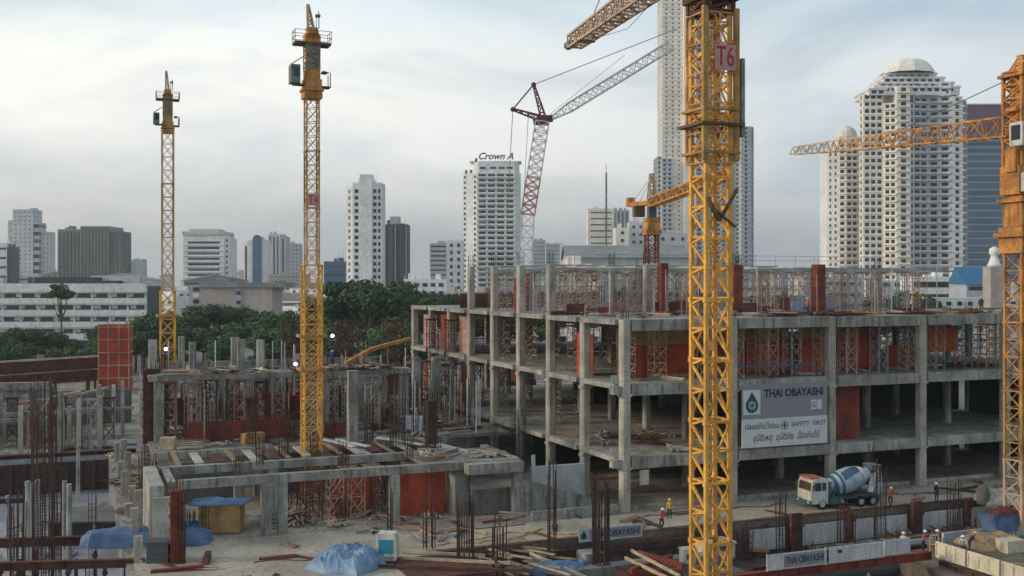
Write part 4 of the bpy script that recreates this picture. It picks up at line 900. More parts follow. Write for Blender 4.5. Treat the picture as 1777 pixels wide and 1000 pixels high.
# --- two slim cranes seen end on
def slim_crane(label, pc, Y, ytop, yring, ysplit, base, lo, hi, seed, plate=None, sc=1.0):
    X = (pc - CX) / F * Y; c_ = thing('tower_crane', label, 'crane', (X, Y, base), GA); Z = lambda y: zt(y, Y) - base
    mast(c_, lo, 0, Z(ysplit), 'yellow', 6, 4, .085, .045, x=True, ladder=False)
    mast(c_, hi, Z(ysplit) + .01, Z(yring), 'yellow_dirty', 6, 4, .07, .035, x=True, ladder=False, mats=['jib_orange', 'yellow_dirty', 'jib_orange'])
    zr = Z(yring); s = sc
    g = MB(); g.box(-.95 * s, .95 * s, -.95 * s, .95 * s, zr, zr + 1.5 * s); g.box(-1.15 * s, 1.15 * s, -1.15 * s, 1.15 * s, zr + .2 * s, zr + .5 * s); g.box(-.8 * s, .8 * s, -.8 * s, .8 * s, zr + 1.5 * s, zr + 2.5 * s); g.box(-1.0 * s, 1.0 * s, -1.0 * s, 1.0 * s, zr - .6 * s, zr - .003); part('slewing_base', g, 'orange' if sc > .7 else 'yellow_dirty', c_)
    g = MB(); g.box(-2.5 * s, -1.5 * s, -1.3 * s, .3 * s, zr + .9 * s, zr + 2.9 * s); cb = part('cab', g, 'cab_green', c_)
    g = MB(); g.box(-2.2 * s, -1.6 * s, -1.34 * s, -1.303 * s, zr + 1.6 * s, zr + 2.6 * s); part('cab_window', g, 'glass', cb)
    g = MB(); g.bar((-2.2 * s, -.5, zr + .8 * s), (-.9 * s, -.5, zr + .8 * s), .9 * s, .15); part('cab_arm', g, 'olive', c_); g = MB(); g.tri((-2.4 * s, -.5, zr + 3 * s), (-1 * s, -.4, zr + 4 * s), .05); part('cab_stay', g, 'olive', c_)
    g = MB(); g.box(1.0 * s, 2.0 * s, -.5, .5, zr + .7 * s, zr + .85 * s); g.tri((1.95 * s, -.5, zr + .8 * s), (1.95 * s, -.5, zr + 2.3 * s), .05); g.tri((1.95 * s, .5, zr + .8 * s), (1.95 * s, .5, zr + 2.3 * s), .05); g.tri((1.95 * s, -.5, zr + 2.3 * s), (1.1 * s, -.5, zr + 2.5 * s), .04); g.box(1.1 * s, 1.7 * s, -.3, .3, zr + 2.3 * s, zr + 2.5 * s); part('side_platform', g, 'olive', c_)
    g = MB(); g.box(-.62 * s, .62 * s, -.62 * s, .62 * s, zr + 2.5 * s, zr + 5.3 * s); g.box(-.7 * s, -.5 * s, -.7 * s, -.5 * s, zr + 2.5 * s, zr + 5.3 * s); g.box(.5 * s, .7 * s, -.7 * s, -.5 * s, zr + 2.5 * s, zr + 5.3 * s); part('machinery_box', g, 'grey_box', c_); g = MB(); lattice(g, (0, 0, zr + 2.5 * s), (0, 0, zr + 5.3 * s), 1.5 * s, 1.5 * s, n=3, rc=.05, rb=.03); part('ladder_cage', g, 'yellow_dirty', c_)
    platform(c_, 1.85 * s, zr + 5.35 * s, rail=1.5 * s, t=.25 * s, hole=.75 * s, ext=(-2.0 * s, 2.0 * s, -.95 * s, .95 * s))
    g = MB(); g.box(-.85 * s, .85 * s, -.7 * s, .7 * s, zr + 5.63 * s, zr + 6.5 * s); g.box(-.6 * s, .6 * s, -.5 * s, .5 * s, zr + 6.5 * s, zr + 7.3 * s); g.tube((-.6 * s, -.8 * s, zr + 6.6 * s), (.6 * s, -.8 * s, zr + 6.6 * s), .25 * s, n=10); part('winch', g, 'orange' if sc > .7 else 'yellow_dirty', c_)
    zt_ = Z(ytop); g = MB(); lattice(g, (0, .3, zr + 7.0 * s), (-.05, 1.6, zt_ - .5), .7 * s, .7 * s, .22 * s, .22 * s, n=5, rc=.05, rb=.03, up=(0, 1, 0)); g.tri((-.3 * s, 0, zr + 7.3 * s), (-.1, 1.2, zt_ - .8), .05); part('tower_head', g, 'tan_steel', c_)
    vd = Vector((X, Y, 0)).normalized(); vd = Vector((vd.x * GC + vd.y * GS, -vd.x * GS + vd.y * GC, 0)); g = MB(); lattice(g, vd * .8 + Vector((0, 0, zr + 6.9 * s)), vd * 22 + Vector((0, 0, zr + 12.5 * s)), .8 * s, .8 * s, .45 * s, .45 * s, n=14, rc=.05, rb=.03); part('jib', g, 'olive', c_)
    g = MB(); g.tri((.8 * s, 0, zr + 7.3 * s), (.85 * s, .3, zr + 9.3 * s), .05); g.box(.45 * s, .95 * s, -.1, .3, zr + 8.6 * s, zr + 8.85 * s); g.tri((.55 * s, .1, zr + 7.3 * s), (.5 * s, .1, zr + 9.0 * s), .035); part('anemometer_post', g, 'olive', c_)
    if plate:
        g = MB(); g.box(-.55, .55, -hi / 2 - .16, -hi / 2 - .11, Z(358), Z(338)); p_ = part('number_plate', g, 'sign_pink', c_)
        text('lettering', plate, 1.05, 'sign_red', p_, (0, -hi / 2 - .17, Z(348)), .85, depth=.012)
    # worn collars and lamp
    for yy in ((583, 640) if plate else (548,)):
        g = MB(); a = lo / 2 + .35
        for (p, q) in (((-a, -a), (a, -a)), ((a, -a), (a, a)), ((a, a), (-a, a)), ((-a, a), (-a, -a))): g.bar((*p, Z(yy)), (*q, Z(yy)), .22, .25)
        part('tie_collar', g, 'yellow_dirty', c_)
    return c_
slim_crane('tall slim yellow tower crane with a small red T4 plate, second from the left', 541, 97, -8, 163, 460, 0, 1.55, 1.12, 1, 'T4', .82)
slim_crane('slim weathered tower crane furthest to the left with a white lit panel on its head', 291, 120, 112, 226, 505, 0, 1.5, 1.2, 2, None, .62)

# --- right hand crane
Y = 89; X = (1772 - CX) / F * Y
cr = thing('tower_crane', 'orange tower crane cut by the right edge with its jib reaching left', 'crane', (X, Y, -.5), GA); Z = lambda y: zt(y, Y) + .5
mast(cr, 1.75, 0, Z(440), 'orange', 6, 4, .10, .05, mats=['tan_steel', 'yellow_dirty', 'orange', 'orange'])
g = MB(); g.box(-1.2, 1.2, -1.2, 1.2, Z(440), Z(395)); g.box(-1.5, 1.5, -1.5, 1.5, Z(412), Z(404)); part('collar', g, 'orange', cr)
g = MB(); g.box(-1.0, 1.0, -1.0, 1.0, Z(394), Z(340)); g.box(-1.35, 1.35, -1.35, 1.35, Z(352), Z(346)); part('slewing_base', g, 'orange', cr)
g = MB(); g.box(-1.15, -.1, -1.6, -1.02, Z(335), Z(303)); cb = part('control_cabinet', g, 'paint_white', cr)
g = MB(); g.box(.0, 1.3, -1.6, -1.02, Z(335), Z(298)); part('motor_box', g, 'b_dark', cr)
g = MB(); g.box(-1.3, 1.3, -1, 1, Z(339), Z(290)); g.box(-1.5, -1.0, -.8, .3, Z(300), Z(262)); part('turntable', g, 'orange', cr)
g = MB(); g.box(-1.95, -.9, -1.9, -.6, Z(258), Z(218)); cb = part('cab', g, 'paint_white', cr)
g = MB(); g.box(-1.75, -1.1, -1.94, -1.903, Z(245), Z(225)); g.box(-1.99, -1.953, -1.7, -.8, Z(248), Z(223)); part('cab_window', g, 'glass', cb)
g = MB(); g.box(-.6, .6, -.6, .6, Z(290), Z(125)); lattice(g, (0, 0, Z(290)), (0, 0, Z(125)), 1.9, 1.9, n=7, rc=.12, rb=.07, x=True)
g.box(-1.3, 1.3, -1.3, 1.3, Z(135), Z(130)); g.box(-1.5, -1.0, -.8, .3, Z(196), Z(190)); part('tower_casing', g, 'orange', cr)
g = MB(); lattice(g, (0, 0, Z(129)), (0, 0, Z(98)), 1.5, 1.5, .2, .2, n=3, rc=.09, rb=.06, x=True); g.box(-.25, .25, -.25, .25, Z(104), Z(96)); part('tower_head', g, 'orange', cr)
rt, tip = Vector((X - .7, Y - .1, zt(219, Y))), Vector(at(1376, 262, 125))
rl, tl = to_local(cr, rt), to_local(cr, tip)
mid = rl.lerp(tl, .52)
g = MB(); lattice(g, rl, mid, 1.2, 1.75, 1.15, 1.35, n=14, rc=.075, rb=.04, tri3=True); part('jib', g, 'orange', cr)
g = MB(); lattice(g, mid, rl.lerp(tl, .76), 1.15, 1.35, 1.1, 1.15, n=7, rc=.075, rb=.04, tri3=True); part('jib', g, 'jib_orange', cr)
g = MB(); lattice(g, rl.lerp(tl, .76), tl, 1.1, 1.15, .8, .8, n=7, rc=.07, rb=.04, tri3=True); part('jib', g, 'timber_pale', cr)
g = MB(); g.tri(to_local(cr, (X - 1, Y, zt(138, Y))), rl.lerp(tl, .42) + Vector((0, 0, .9)), .05); part('cable', g, 'rust_dark', cr)

# --- little orange crane behind the building
Y = 170; X = (1131 - CX) / F * Y
cr = thing('tower_crane', 'small orange crane with a red and white mast behind the top deck', 'crane', (X, Y, 0), GA - .2); Z = lambda y: zt(y, Y)
mast(cr, 1.7, 0, Z(408), 'white_steel', 5, 3, .12, .07, x=True, ladder=False, mats=['pale_red', 'white_steel', 'red_form'])
g = MB(); g.box(-1.25, 1.25, -1.25, 1.25, Z(408), Z(398)); g.box(-.95, .95, -.95, .95, Z(398), Z(378)); g.box(-1.1, 1.1, -1.1, 1.1, Z(384), Z(379)); part('slewing_base', g, 'orange', cr)
g = MB(); g.box(-.6, .6, -.6, .6, Z(378), Z(358)); part('turntable', g, 'b_dark', cr)
g = MB(); lattice(g, (0, 0, Z(356)), (0, 0, Z(302)), 1.3, 1.3, .5, .5, n=5, rc=.1, rb=.06); g.box(-.5, .5, -.5, .5, Z(318), Z(314)); part('tower_head', g, 'tan_steel', cr)
rt = Vector((X, Y, zt(352, Y))); tip = Vector(at(1262, 303, 128)); ct = Vector(at(1094, 356, 178))
g = MB(); lattice(g, to_local(cr, rt), to_local(cr, tip), 1.3, 1.3, 1.1, 1.1, n=20, rc=.12, rb=.08); part('jib', g, 'orange', cr)
g = MB(); g.bar(to_local(cr, rt), to_local(cr, ct), 1.5, .7); a = to_local(cr, ct); g.box(a.x - .6, a.x + .6, a.y - .6, a.y + .6, a.z - .2, a.z + 1.2); part('counter_jib', g, 'orange', cr)
g = MB(); a = to_local(cr, ct.lerp(rt, .4)); g.box(a.x - .9, a.x + .9, a.y - .6, a.y + .6, a.z - 2.1, a.z - .36); part('counterweight', g, 'olive', cr)
g = MB()
for q in (to_local(cr, ct), to_local(cr, ct.lerp(rt, .4)), to_local(cr, rt.lerp(tip, .3)) + Vector((0, 0, .7))): g.tri((0, 0, Z(306)), q, .05)
part('cable', g, 'tan_steel', cr)

# --- red and white luffing lattice boom
Y = 205
cr = thing('lattice_boom_crane', 'red and white luffing lattice boom crane leaning behind the hotel tower', 'crane', (*T(903, Y), 0), 0)
pa = {k: to_local(cr, at(*v, Y)) for k, v in dict(base=(900, 640), seam=(916, 372), head=(941, 212), kA=(926, 147), kB=(890, 190), jr=(955, 207), jt=(1163, 80)).items()}
g = MB(); lattice(g, (0, 0, 1.5), pa['seam'], 2.2, 2.2, 2.4, 2.4, n=14, rc=.10, rb=.07); part('lower_boom', g, 'white_steel', cr)
g = MB(); lattice(g, pa['seam'], pa['seam'].lerp(pa['head'], .4), 2.6, 2.6, 2.6, 2.6, n=4, rc=.13, rb=.09, x=True); part('boom_section', g, 'pale_red', cr)
g = MB(); lattice(g, pa['seam'].lerp(pa['head'], .4), pa['head'], 2.6, 2.6, 2.6, 2.6, n=6, rc=.12, rb=.08, x=True); part('boom_section', g, 'white_steel', cr)
g = MB(); g.bar(pa['head'] + Vector((-1.7, 0, 0)), pa['jr'] + Vector((.4, 0, .2)), 1.6, 1.2); g.bar(pa['head'] + Vector((0, 0, -.5)), pa['head'] + Vector((0, 0, 1.2)), 2, 2.2); part('boom_head', g, 'maroon', cr)
for q, n_ in (('kA', 1), ('kB', 2)):
    g = MB(); lattice(g, pa['head'] + Vector((.3, 0, .5)), pa[q], 1.1, 1.1, .35, .35, n=5, rc=.11, rb=.08); part('strut', g, 'maroon', cr)
g = MB(); g.bar(pa['kA'], pa['kB'], .25, .25); g.ball(pa['kA'], .5, 8, 5); g.ball(pa['kB'], .5, 8, 5); part('pendant', g, 'maroon', cr)
g = MB(); d = pa['jt'] - pa['jr']; lattice(g, pa['jr'], pa['jr'] + d * .16, .5, .5, 1.7, 1.7, n=3, rc=.09, rb=.06); lattice(g, pa['jr'] + d * .16, pa['jt'], 1.7, 1.7, n=16, rc=.10, rb=.065); part('luffing_jib', g, 'white_steel', cr)
g = MB(); g.tri(pa['kA'], to_local(cr, at(1175, 50, Y)), .09); g.tri(pa['jr'] + Vector((0, 0, 1)), pa['jr'] + d * .62 + Vector((0, 0, 3.6)), .05); g.tri(pa['kB'], to_local(cr, at(884, 300, Y)), .08); g.tri(pa['kB'] + Vector((3, 0, -.6)), to_local(cr, at(905, 420, Y)), .06); g.tri(to_local(cr, at(884, 300, Y)), (-3.5, 0, 3), .08); part('cable', g, 'grey_box', cr)
g = MB(); g.box(-5, 3, -3.2, -2, .02, 1.2); g.box(-5, 3, 2, 3.2, .02, 1.2); part('crawler_track', g, 'tyre', cr)
g = MB(); g.box(-6, 2, -1.9, 1.9, 1.25, 3.4); g.box(1, 2.8, -1.9, -.6, 1.5, 4); part('body', g, 'red_form', cr)

# ------------------------------------------------------------------ frame under construction on the left (grid coordinates)
fr = thing('unfinished_building', 'half built grey concrete frame of beams and columns left of the main building', 'building frame', W(0, 0), GA)
def gb(nm, m, *bx):
    g = MB()
    for b in bx: g.box(*b)
    return part(nm, g, m, fr)
gb('beam', 'concrete', (-37, -9, 2.7, 3.4, 4.1, 4.78)); gb('beam', 'concrete', (-38, -12, 10.2, 10.9, 3.95, 4.62)); gb('beam', 'concrete', (-38, -10, 18.7, 19.3, 3.9, 4.6))
gb('beam', 'concrete', (-37.8, -37.2, 3.51, 10.09, 3.9, 4.58)); gb('beam', 'concrete', (-20.2, -19.6, 11.01, 18.59, 3.9, 4.5))
for k in range(16): gb('deck_board', ('timber', 'concrete_light', 'rust')[k % 3], (-36.5 + k * 1.55, -36.1 + k * 1.55 + (k % 3) * .3, 11.2 + (k % 4) * .2, 18.4 - (k % 3), 4.52, 4.62 + (k % 2) * .05))
gb('beam', 'concrete', (-14, -9, 1.2, 2.4, 3.9, 4.75)); gb('floor_slab', 'slab', (-17, -9.2, 3.52, 10.05, 4.35, 4.7))
gb('beam', 'concrete', (-9.0, -8.4, 3.6, 12, 3.9, 4.65))
for (u, v) in ((-37, 3), (-30.4, 3), (-29.1, 3.1), (-19.9, 3), (-9.2, 2.4), (-37, 10.5), (-28.6, 10.5), (-20, 10.5), (-12.5, 10.5), (-31.5, 10.5), (-37, 19), (-28.6, 19), (-12, 19)):
    gb('column', 'concrete', (u - .38, u + .38, v - .36, v + .34, .02, 4.09 if v < 5 else 3.9 if v > 15 else 3.94))
gb('wall', 'concrete', (-14.4, -13.2, 3.55, 8, .02, 4.34)); gb('wall', 'concrete_light', (-39.2, -38.2, 1.6, 11, .02, 4.7)); gb('wall', 'concrete_light', (-39.0, -37.6, 1.0, 1.58, .02, 3.9))
gb('wall', 'concrete_dark', (-36, -30, 18, 18.5, .02, 3.6)); gb('wall', 'concrete_dark', (-27, -18, 19.42, 19.8, .02, 3.6))
gb('floor_slab', 'slab', (-38, -3, 19.42, 50, 4.3, 4.62))
gb('floor_slab', 'concrete', (-38, -12, 25.2, 26.6, 10.8, 11.05)); [gb('beam', 'concrete', (u - .25, u + .25, 32.52, 39.9, 10.3, 10.9)) for u in (-37, -33, -28.5)]; gb('beam', 'concrete', (-38, -12, 24.7, 25.18, 10.5, 11.0)); gb('beam', 'concrete', (-37, -12, 40.02, 40.5, 10.6, 11.2))
gb('beam', 'concrete', (-38, -12, 31, 31.4, 10.4, 10.8))
for (u, v, zb, zt2) in ((-20, 17.3, 4.63, 11.6), (-37, 25.6, 4.63, 10.34), (-28.5, 25.6, 4.63, 10.34), (-12.6, 25.6, 4.63, 10.34), (-28.3, 38.4, 4.63, 10.7), (-29.9, 38.4, 4.63, 10.7), (-37, 38.4, 4.63, 10.7), (-20, 38.4, 4.63, 10.7), (-12.6, 38.4, 4.63, 10.7), (-8, 36, 4.63, 11.3), (-5.6, 36, 4.63, 11.3), (-16, 31, 4.63, 10.1)):
    gb('column', 'concrete', (u - .45, u + .45, v - .4, v + .4, zb, zt2))
for (pc, y, Y, w) in ((265, 590, 108, .38), (315, 584, 118, .33), (334, 594, 112, .33), (408, 586, 118, .42), (418, 589, 116, .36), (452, 590, 113, .36)):
    X = (pc - CX) / F * Y; u, v = uv(X, Y); gb('column', 'concrete_light' if pc in (265, 452) else 'concrete', (u - w, u + w, v - w, v + w, 10.9, zt(y, Y)))
g = MB()
for k, (u, v) in enumerate(((-16, 6), (-14.5, 6.6), (-13, 7.4), (-11.5, 6), (-15, 8.5))): g.bar((u, v, 4.75), (u + 2.6, v + .8, 4.78), .3, .1)
part('deck_board', g, 'concrete_light', fr)
# ramp wall between the frame and the main building
rw = thing('ramp_wall', 'low grey concrete ramp walls at the foot of the main building corner', 'wall', W(-5, 3), GA)
g = MB(); g.box(-4, 4, -3.6, -3.2, 0, .8); g.box(-4, 4, -3.19, 8, .01, .05); part('ramp_floor', g, 'concrete', rw)
g = MB(); g.yprism([(-4, 0), (4.3, 0), (4.3, .5), (-4, 3.2)], -1.0, -.7); part('sloping_wall', g, 'concrete', rw)
g = MB(); g.box(-1.2, 4.1, 3.1, 3.4, .05, 3.3); g.box(-1.25, -.9, 3.0, 3.09, 2.0, 4.4); part('panel_wall', g, 'white_panel', rw)
net(-12.9, 3.3, -9.4, 3.3, .05, 2.2, 'concrete_dark', 'dark low wall panel between two grey columns under the frame', name='wall_panel', folds=False, cat='wall')

# nets, towers and clutter in the frame
for (a, b, v, z0, z1, m, l) in ((-24.2, -20.5, 7.5, .05, 3.9, 'red_net', 'red net under the grey frame, left of its middle front column'), (-19.4, -14.6, 5.5, .05, 3.9, 'red_net', 'bright red net under the grey frame, right of its middle front column'),
        (-34.5, -25, 23.5, 4.7, 6.6, 'red_form', 'low dark red shutter along the deck of the left frame'), (-27, -22, 33, 4.7, 8.2, 'red_net', 'red net behind the slim yellow crane mast on the left frame'), (-36, -32.5, 37, 4.7, 7.6, 'rust', 'low rusty net deep inside the left frame'), (-18.5, -15, 36, 4.7, 8.4, 'rust', 'rusty net hung behind the middle of the left frame'), (-24, -20, 52, 5, 8.5, 'rust', 'low rusty net behind the slim yellow crane mast'), (-15, -10, 53, 5, 9.5, 'red_form', 'dark red net behind the left frame before the trees'), (-7.5, -3, 55, 5, 9, 'rust', 'rusty net close left of the main building before the trees')):
    net(a, v, b, v, z0, z1, m, l)
smB = [scaf_mesh(3.75, 1.2, 1.2, .035, 2).mesh('scaffold_tower', 'scaf'), scaf_mesh(3.6, 1.1, 1.3, .035, 2).mesh('scaffold_tower', 'rust')]
smC = [scaf_mesh(5.3, 1.2, 1.2, .04, 3).mesh('scaffold_tower', 'scaf_grey'), scaf_mesh(5.2, 1.2, 1.2, .04, 3).mesh('scaffold_tower', 'rust'), scaf_mesh(5.4, 1.2, 1.2, .04, 3).mesh('scaffold_tower', 'pale_red')]
for v in (6, 8.6, 13.5):
    for k in range(8):
        u = -26.5 + k * 1.9 + random.uniform(-.2, .2)
        scaffold(random.choice(smB), u, v, .02, 'short scaffold tower propping the front beams of the left frame', 'scaffold towers under the left frame')
for v in (27, 31.8, 35, 41.5, 45):
    for k in range(11):
        u = -36.3 + k * 2.25 + random.uniform(-.3, .3)
        if random.random() < .8: scaffold(random.choice(smC), u, v, 4.64, 'scaffold tower standing on the deck of the left frame', 'scaffold towers on the deck of the left frame')
for k in range(16):
    u = -24 + k * 1.55; scaffold(smC[1], u, 46 + (k % 3) * 1.5, 4.64 + (k % 4 > 1) * 5.3, 'rusty scaffold tower behind the left frame against the trees', 'rusty scaffold towers before the trees')
for k in range(7): scaffold(random.choice(smC), -8 + k * 1.5, 41 + (k % 3) * 3, 4.64, 'scaffold tower between the left frame and the main building', 'scaffold towers between the two buildings')
for _ in range(60): heap(random.uniform(-37, -4), random.uniform(19.8, 34), 4.63, 'small heap of planks and rubble on the deck of the left frame', 'plank heaps on the left frame deck')
for _ in range(26): heap(random.uniform(-36, -14), random.uniform(25.4, 26.4), 11.06, 'small heap of planks on the thin upper slab of the left frame', 'plank heaps on the upper slab of the left frame')
for _ in range(22): heap(random.uniform(-36, -10), random.uniform(4.2, 9.5), .02, 'small heap of planks on the ground under the left frame', 'plank heaps under the left frame')
for _ in range(10): heap(random.uniform(-16.5, -10), random.uniform(4, 9.5), 4.71, 'small heap of rubble on the slab at the right end of the left frame', 'rubble heaps on the end slab')
# diagonal pale boards
for k, (x0, y0, x1, y1, Y) in enumerate(((560, 752, 615, 775, 100), (585, 745, 640, 772, 100), (655, 745, 735, 768, 101), (745, 758, 800, 790, 97), (760, 755, 812, 783, 97))):
    a, b = Vector(at(x0, y0, Y + 3)), Vector(at(x1, y1, Y - 1)); a.z = 4.85; b.z = 4.75; g = MB(); g.bar((0, 0, 0), b - a, .5, .12)
    single('pale_board', g, 'white_panel', ['pale board lying aslant left of the middle column of the frame deck', 'pale board lying aslant right of the middle column of the frame deck', 'pale board lying by the cluster of bars on the frame deck', 'pale board near the right end of the frame deck, lower one', 'pale board near the right end of the frame deck, upper one'][k], 'board', a)
# red and rust column forms on the left
def form_col(pc, y0, y1, Y, wpx, m, label, name='column_form'):
    X = (pc - CX) / F * Y; w = wpx / F * Y / 2; z0, z1 = zt(y1, Y), zt(y0, Y); g = MB(); g.box(-w, w, -w, w, 0, z1 - z0); k = .6
    while k < z1 - z0: g.box(-w - .1, w + .1, -w - .1, w + .1, k, k + .13); k += .9
    for q in range(5): g.tri((-w + q * w / 2, -w - .12, 0), (-w + q * w / 2, -w - .12, z1 - z0 + random.uniform(.3, 1.6)), .04)
    return single(name, g, m, label, 'column form', (X, Y, z0), GA)
form_col(262, 640, 768, 104, 26, 'rust', 'tall dark rust column form at the left end of the grey frame')
form_col(283, 646, 768, 106, 12, 'red_form', 'slim red column form beside the tall dark rust one')
form_col(435, 690, 768, 104, 16, 'rust', 'short rust column form on the deck left of the slim yellow mast')
form_col(748, 695, 770, 98, 16, 'rust_dark', 'short dark column form on the right of the frame deck')
form_col(245, 668, 740, 108, 5, 'white_panel', 'thin white post at the left end of the grey frame')
form_col(306, 850, 1000, 76, 20, 'red_form', 'red column form standing in front of the grey frame at lower left')
# cages of reinforcing bars
def cage(pc, y0, Y, wpx, n, label, zb=None, m='rust_dark', th=.045, ties=True, lean=.02):
    X = (pc - CX) / F * Y; zb = 0.0 if zb is None else zb; h = zt(y0, Y) - zb; r_ = wpx / F * Y / 2; g = MB()
    for k in range(n):
        t = 2 * math.pi * k / n + .2; x, y = r_ * math.cos(t), r_ * math.sin(t); hh = h * random.uniform(.8, 1.0)
        g.tri((x, y, 0), (x + random.uniform(-1, 1) * lean * hh, y + random.uniform(-1, 1) * lean * hh, hh), th)
    zz = .3
    while ties and zz < h * .62:
        for k in range(n):
            t, t2 = 2 * math.pi * k / n + .2, 2 * math.pi * (k + 1) / n + .2; g.tri((r_ * math.cos(t), r_ * math.sin(t), zz), (r_ * math.cos(t2), r_ * math.sin(t2), zz), .022)
        zz += .45
    return single('rebar_cage', g, m, label, 'rebar cage', (X, Y, zb))
cage(75, 640, 78, 34, 22, 'thick tall bundle of rusty bars at the left edge of the photo', ZL, th=.042, lean=.018)
cage(98, 660, 84, 16, 10, 'second bundle of rusty bars just right of the thickest one at the left', ZL, th=.04, lean=.02)
cage(30, 830, 76, 22, 10, 'short bundle of rusty bars at the far left edge', ZL, th=.05)
cage(135, 700, 116, 6, 5, 'pale thin post of bars at left before the grey walls', ZL, 'scaf_grey', .04)
cage(286, 590, 108, 14, 9, 'bundle of rusty bars rising beside the furthest left crane mast', 4.6)
cage(258, 600, 110, 24, 10, 'bundle of rusty bars above the dark rust column form', 9, th=.04)
cage(316, 850, 75.6, 10, 8, 'bundle of dark bars beside the red column form at lower left', 0, th=.04)
cage(492, 760, 95, 16, 10, 'bundle of dark bars on the beam right of the deck, left of the slim mast', 4.6)
cage(437, 700, 100, 14, 9, 'bundle of dark bars standing over the short rust column form', 4.6)
cage(640, 690, 103, 14, 10, 'left bundle of dark bars in the middle of the frame deck', 4.62)
cage(690, 640, 100, 26, 14, 'tall wide bundle of dark bars in the middle of the frame deck', 4.62, th=.035)
cage(748, 740, 96, 18, 10, 'bundle of dark bars at the right part of the frame deck', 4.62)
cage(676, 830, 80, 8, 6, 'pair of dark bars left of the red net at lower centre', 0)
cage(745, 812, 80, 20, 6, 'open cluster of dark bars before the red net at lower centre', ZR, th=.05, ties=False, lean=.004)
cage(808, 850, 77, 28, 10, 'cluster of tall dark bars right of the red net at lower centre', ZR, th=.06, ties=False, lean=.004)
cage(865, 885, 76, 24, 9, 'cluster of dark bars under the frame end at lower centre', ZR, th=.05)
cage(958, 790, 80, 16, 8, 'slim cluster of bars before the ramp wall', ZR, th=.045)
cage(1043, 812, 79, 26, 16, 'thick cluster of dark bars left of the corner column foot', ZR, th=.06)
cage(1355, 850, 88, 16, 8, 'cluster of dark bars left of the mixer truck', -2.5, th=.045)
cage(1462, 860, 90, 18, 8, 'cluster of dark bars in front of the mixer truck', -2.5, th=.04)
cage(1527, 790, 92, 20, 9, 'cluster of dark bars right of the mixer truck', -2.5, th=.035)
cage(1655, 830, 94, 22, 8, 'pair of brown bar bundles before the right hand columns', -2.5, th=.05)
cage(900, 700, 112, 22, 10, 'bundle of dark bars inside the main building near the left columns', 0, th=.04)
cage(1512, 770, 100, 8, 6, 'slim bundle of dark bars standing behind the mixer truck', 0)

# ------------------------------------------------------------------ left hand excavation
def wall_box(name, m, label, cat, x0, x1, y0, y1, z0, z1, loc, rz=GA, **k):
    g = MB(); g.box(x0, x1, y0, y1, z0, z1); return single(name, g, m, label, cat, loc, rz, **k)
def steel_beam(p, q, label, h=.7, w=.45, m='rust', group=None, rnd_=0):
    p, q = Vector(p), Vector(q); g = MB(); d = q - p
    g.bar((0, 0, h / 2 - .03), d + Vector((0, 0, h / 2 - .03)), w, .06); g.bar((0, 0, -h / 2 + .03), d + Vector((0, 0, -h / 2 + .03)), w, .06); g.bar((0, 0, 0), d, .07, h - .13)
    n = max(2, int(d.length / 1.6))
    for k in range(n + 1): c_ = d * (k / n); g.bar(c_ - Vector((0, 0, h / 2 - .06)), c_ + Vector((0, 0, h / 2 - .06)), w * .8, .05, up=(d.x, d.y, 0))
    return single('steel_beam', g, m, label, 'steel beam', p, 0, group)
steel_beam(W(-96, 50.6, -.1), W(-38, 50.4, -.1), 'long rusty waling beam along the back of the left excavation', 1.1, .9)
steel_beam(at(-30, 943, 80.8), at(152, 938, 82.5), 'rusty beam across the left excavation ending at the blue sheet')
steel_beam(at(-30, 984, 74.5), at(250, 976, 76), 'rusty beam along the bottom left of the photo', .6)
steel_beam(at(-30, 871, 95), at(60, 868, 97), 'short rusty beam behind the bar bundles at the left edge', .4, m='rust_dark')
g = MB()
for k in range(38): u = -95 + k * 1.45; g.box(u, u + .35, 49.5, 49.94, ZL + .01, -.66)
g.box(-95, -41, 49.95, 49.99, ZL + .01, -.66)
single('sheet_pile_wall', g, 'rust_dark', 'dark sheet pile wall at the back of the left excavation', 'wall', W(0, 0), GA)
sp_ = [(p, 960) for p in (0, 34, 60, 118, 132, 165, 182, 218)]
for k, (p, y) in enumerate(sp_):
    Y = 75 + (k % 3) * 2.4; X = (p - CX) / F * Y; g = MB(); g.box(-.13, .13, -.13, .13, 0, 3.9); g.box(-.2, .2, -.2, .2, 3.5, 3.6); single('steel_post', g, 'rust_dark' if k % 2 else 'rust', 'rusty steel post carrying the beam at the bottom left', 'post', (X, Y, ZL), GA, 'posts under the beams at bottom left')
for k, (p, y0, Y) in enumerate(((48, 835, 90), (58, 838, 88), (66, 833, 91), (112, 835, 96), (120, 840, 92), (14, 860, 96))):
    h = zt(y0, Y) - ZL; g = MB(); g.tube((0, 0, 0), (0, 0, h), .22, n=10); single('steel_pipe', g, 'steel' if k % 2 else 'scaf_grey', 'pale upright pipe among the bar bundles at the left', 'pipe', ((p - CX) / F * Y, Y, ZL), 0, 'upright pipes at the left')
# low shed
X, Y = T(85, 99); sh = thing('low_shed', 'low flat roofed shed with dark openings in the left excavation', 'shed', (X, Y, ZL), R(3))
g = MB(); g.box(-.3, 8.6, -.6, 6, 1.75, 1.9); part('roof', g, 'concrete_dark', sh)
g = MB(); g.box(0, 8.3, 5.5, 5.8, .01, 1.74)
for x in (0, 2.0, 4.1, 6.2, 8.1): g.box(x, x + .2, -.3, -.1, .01, 1.74)
g.box(0, .12, -.05, 5.49, .01, 1.74); part('wall', g, 'concrete', sh)
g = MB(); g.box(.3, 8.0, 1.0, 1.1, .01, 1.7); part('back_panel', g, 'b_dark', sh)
for _ in range(14): heap(random.uniform(-60, -43), random.uniform(8, 40), ZL + .01, 'small heap of boards on the floor of the left excavation', 'board heaps in the left excavation')
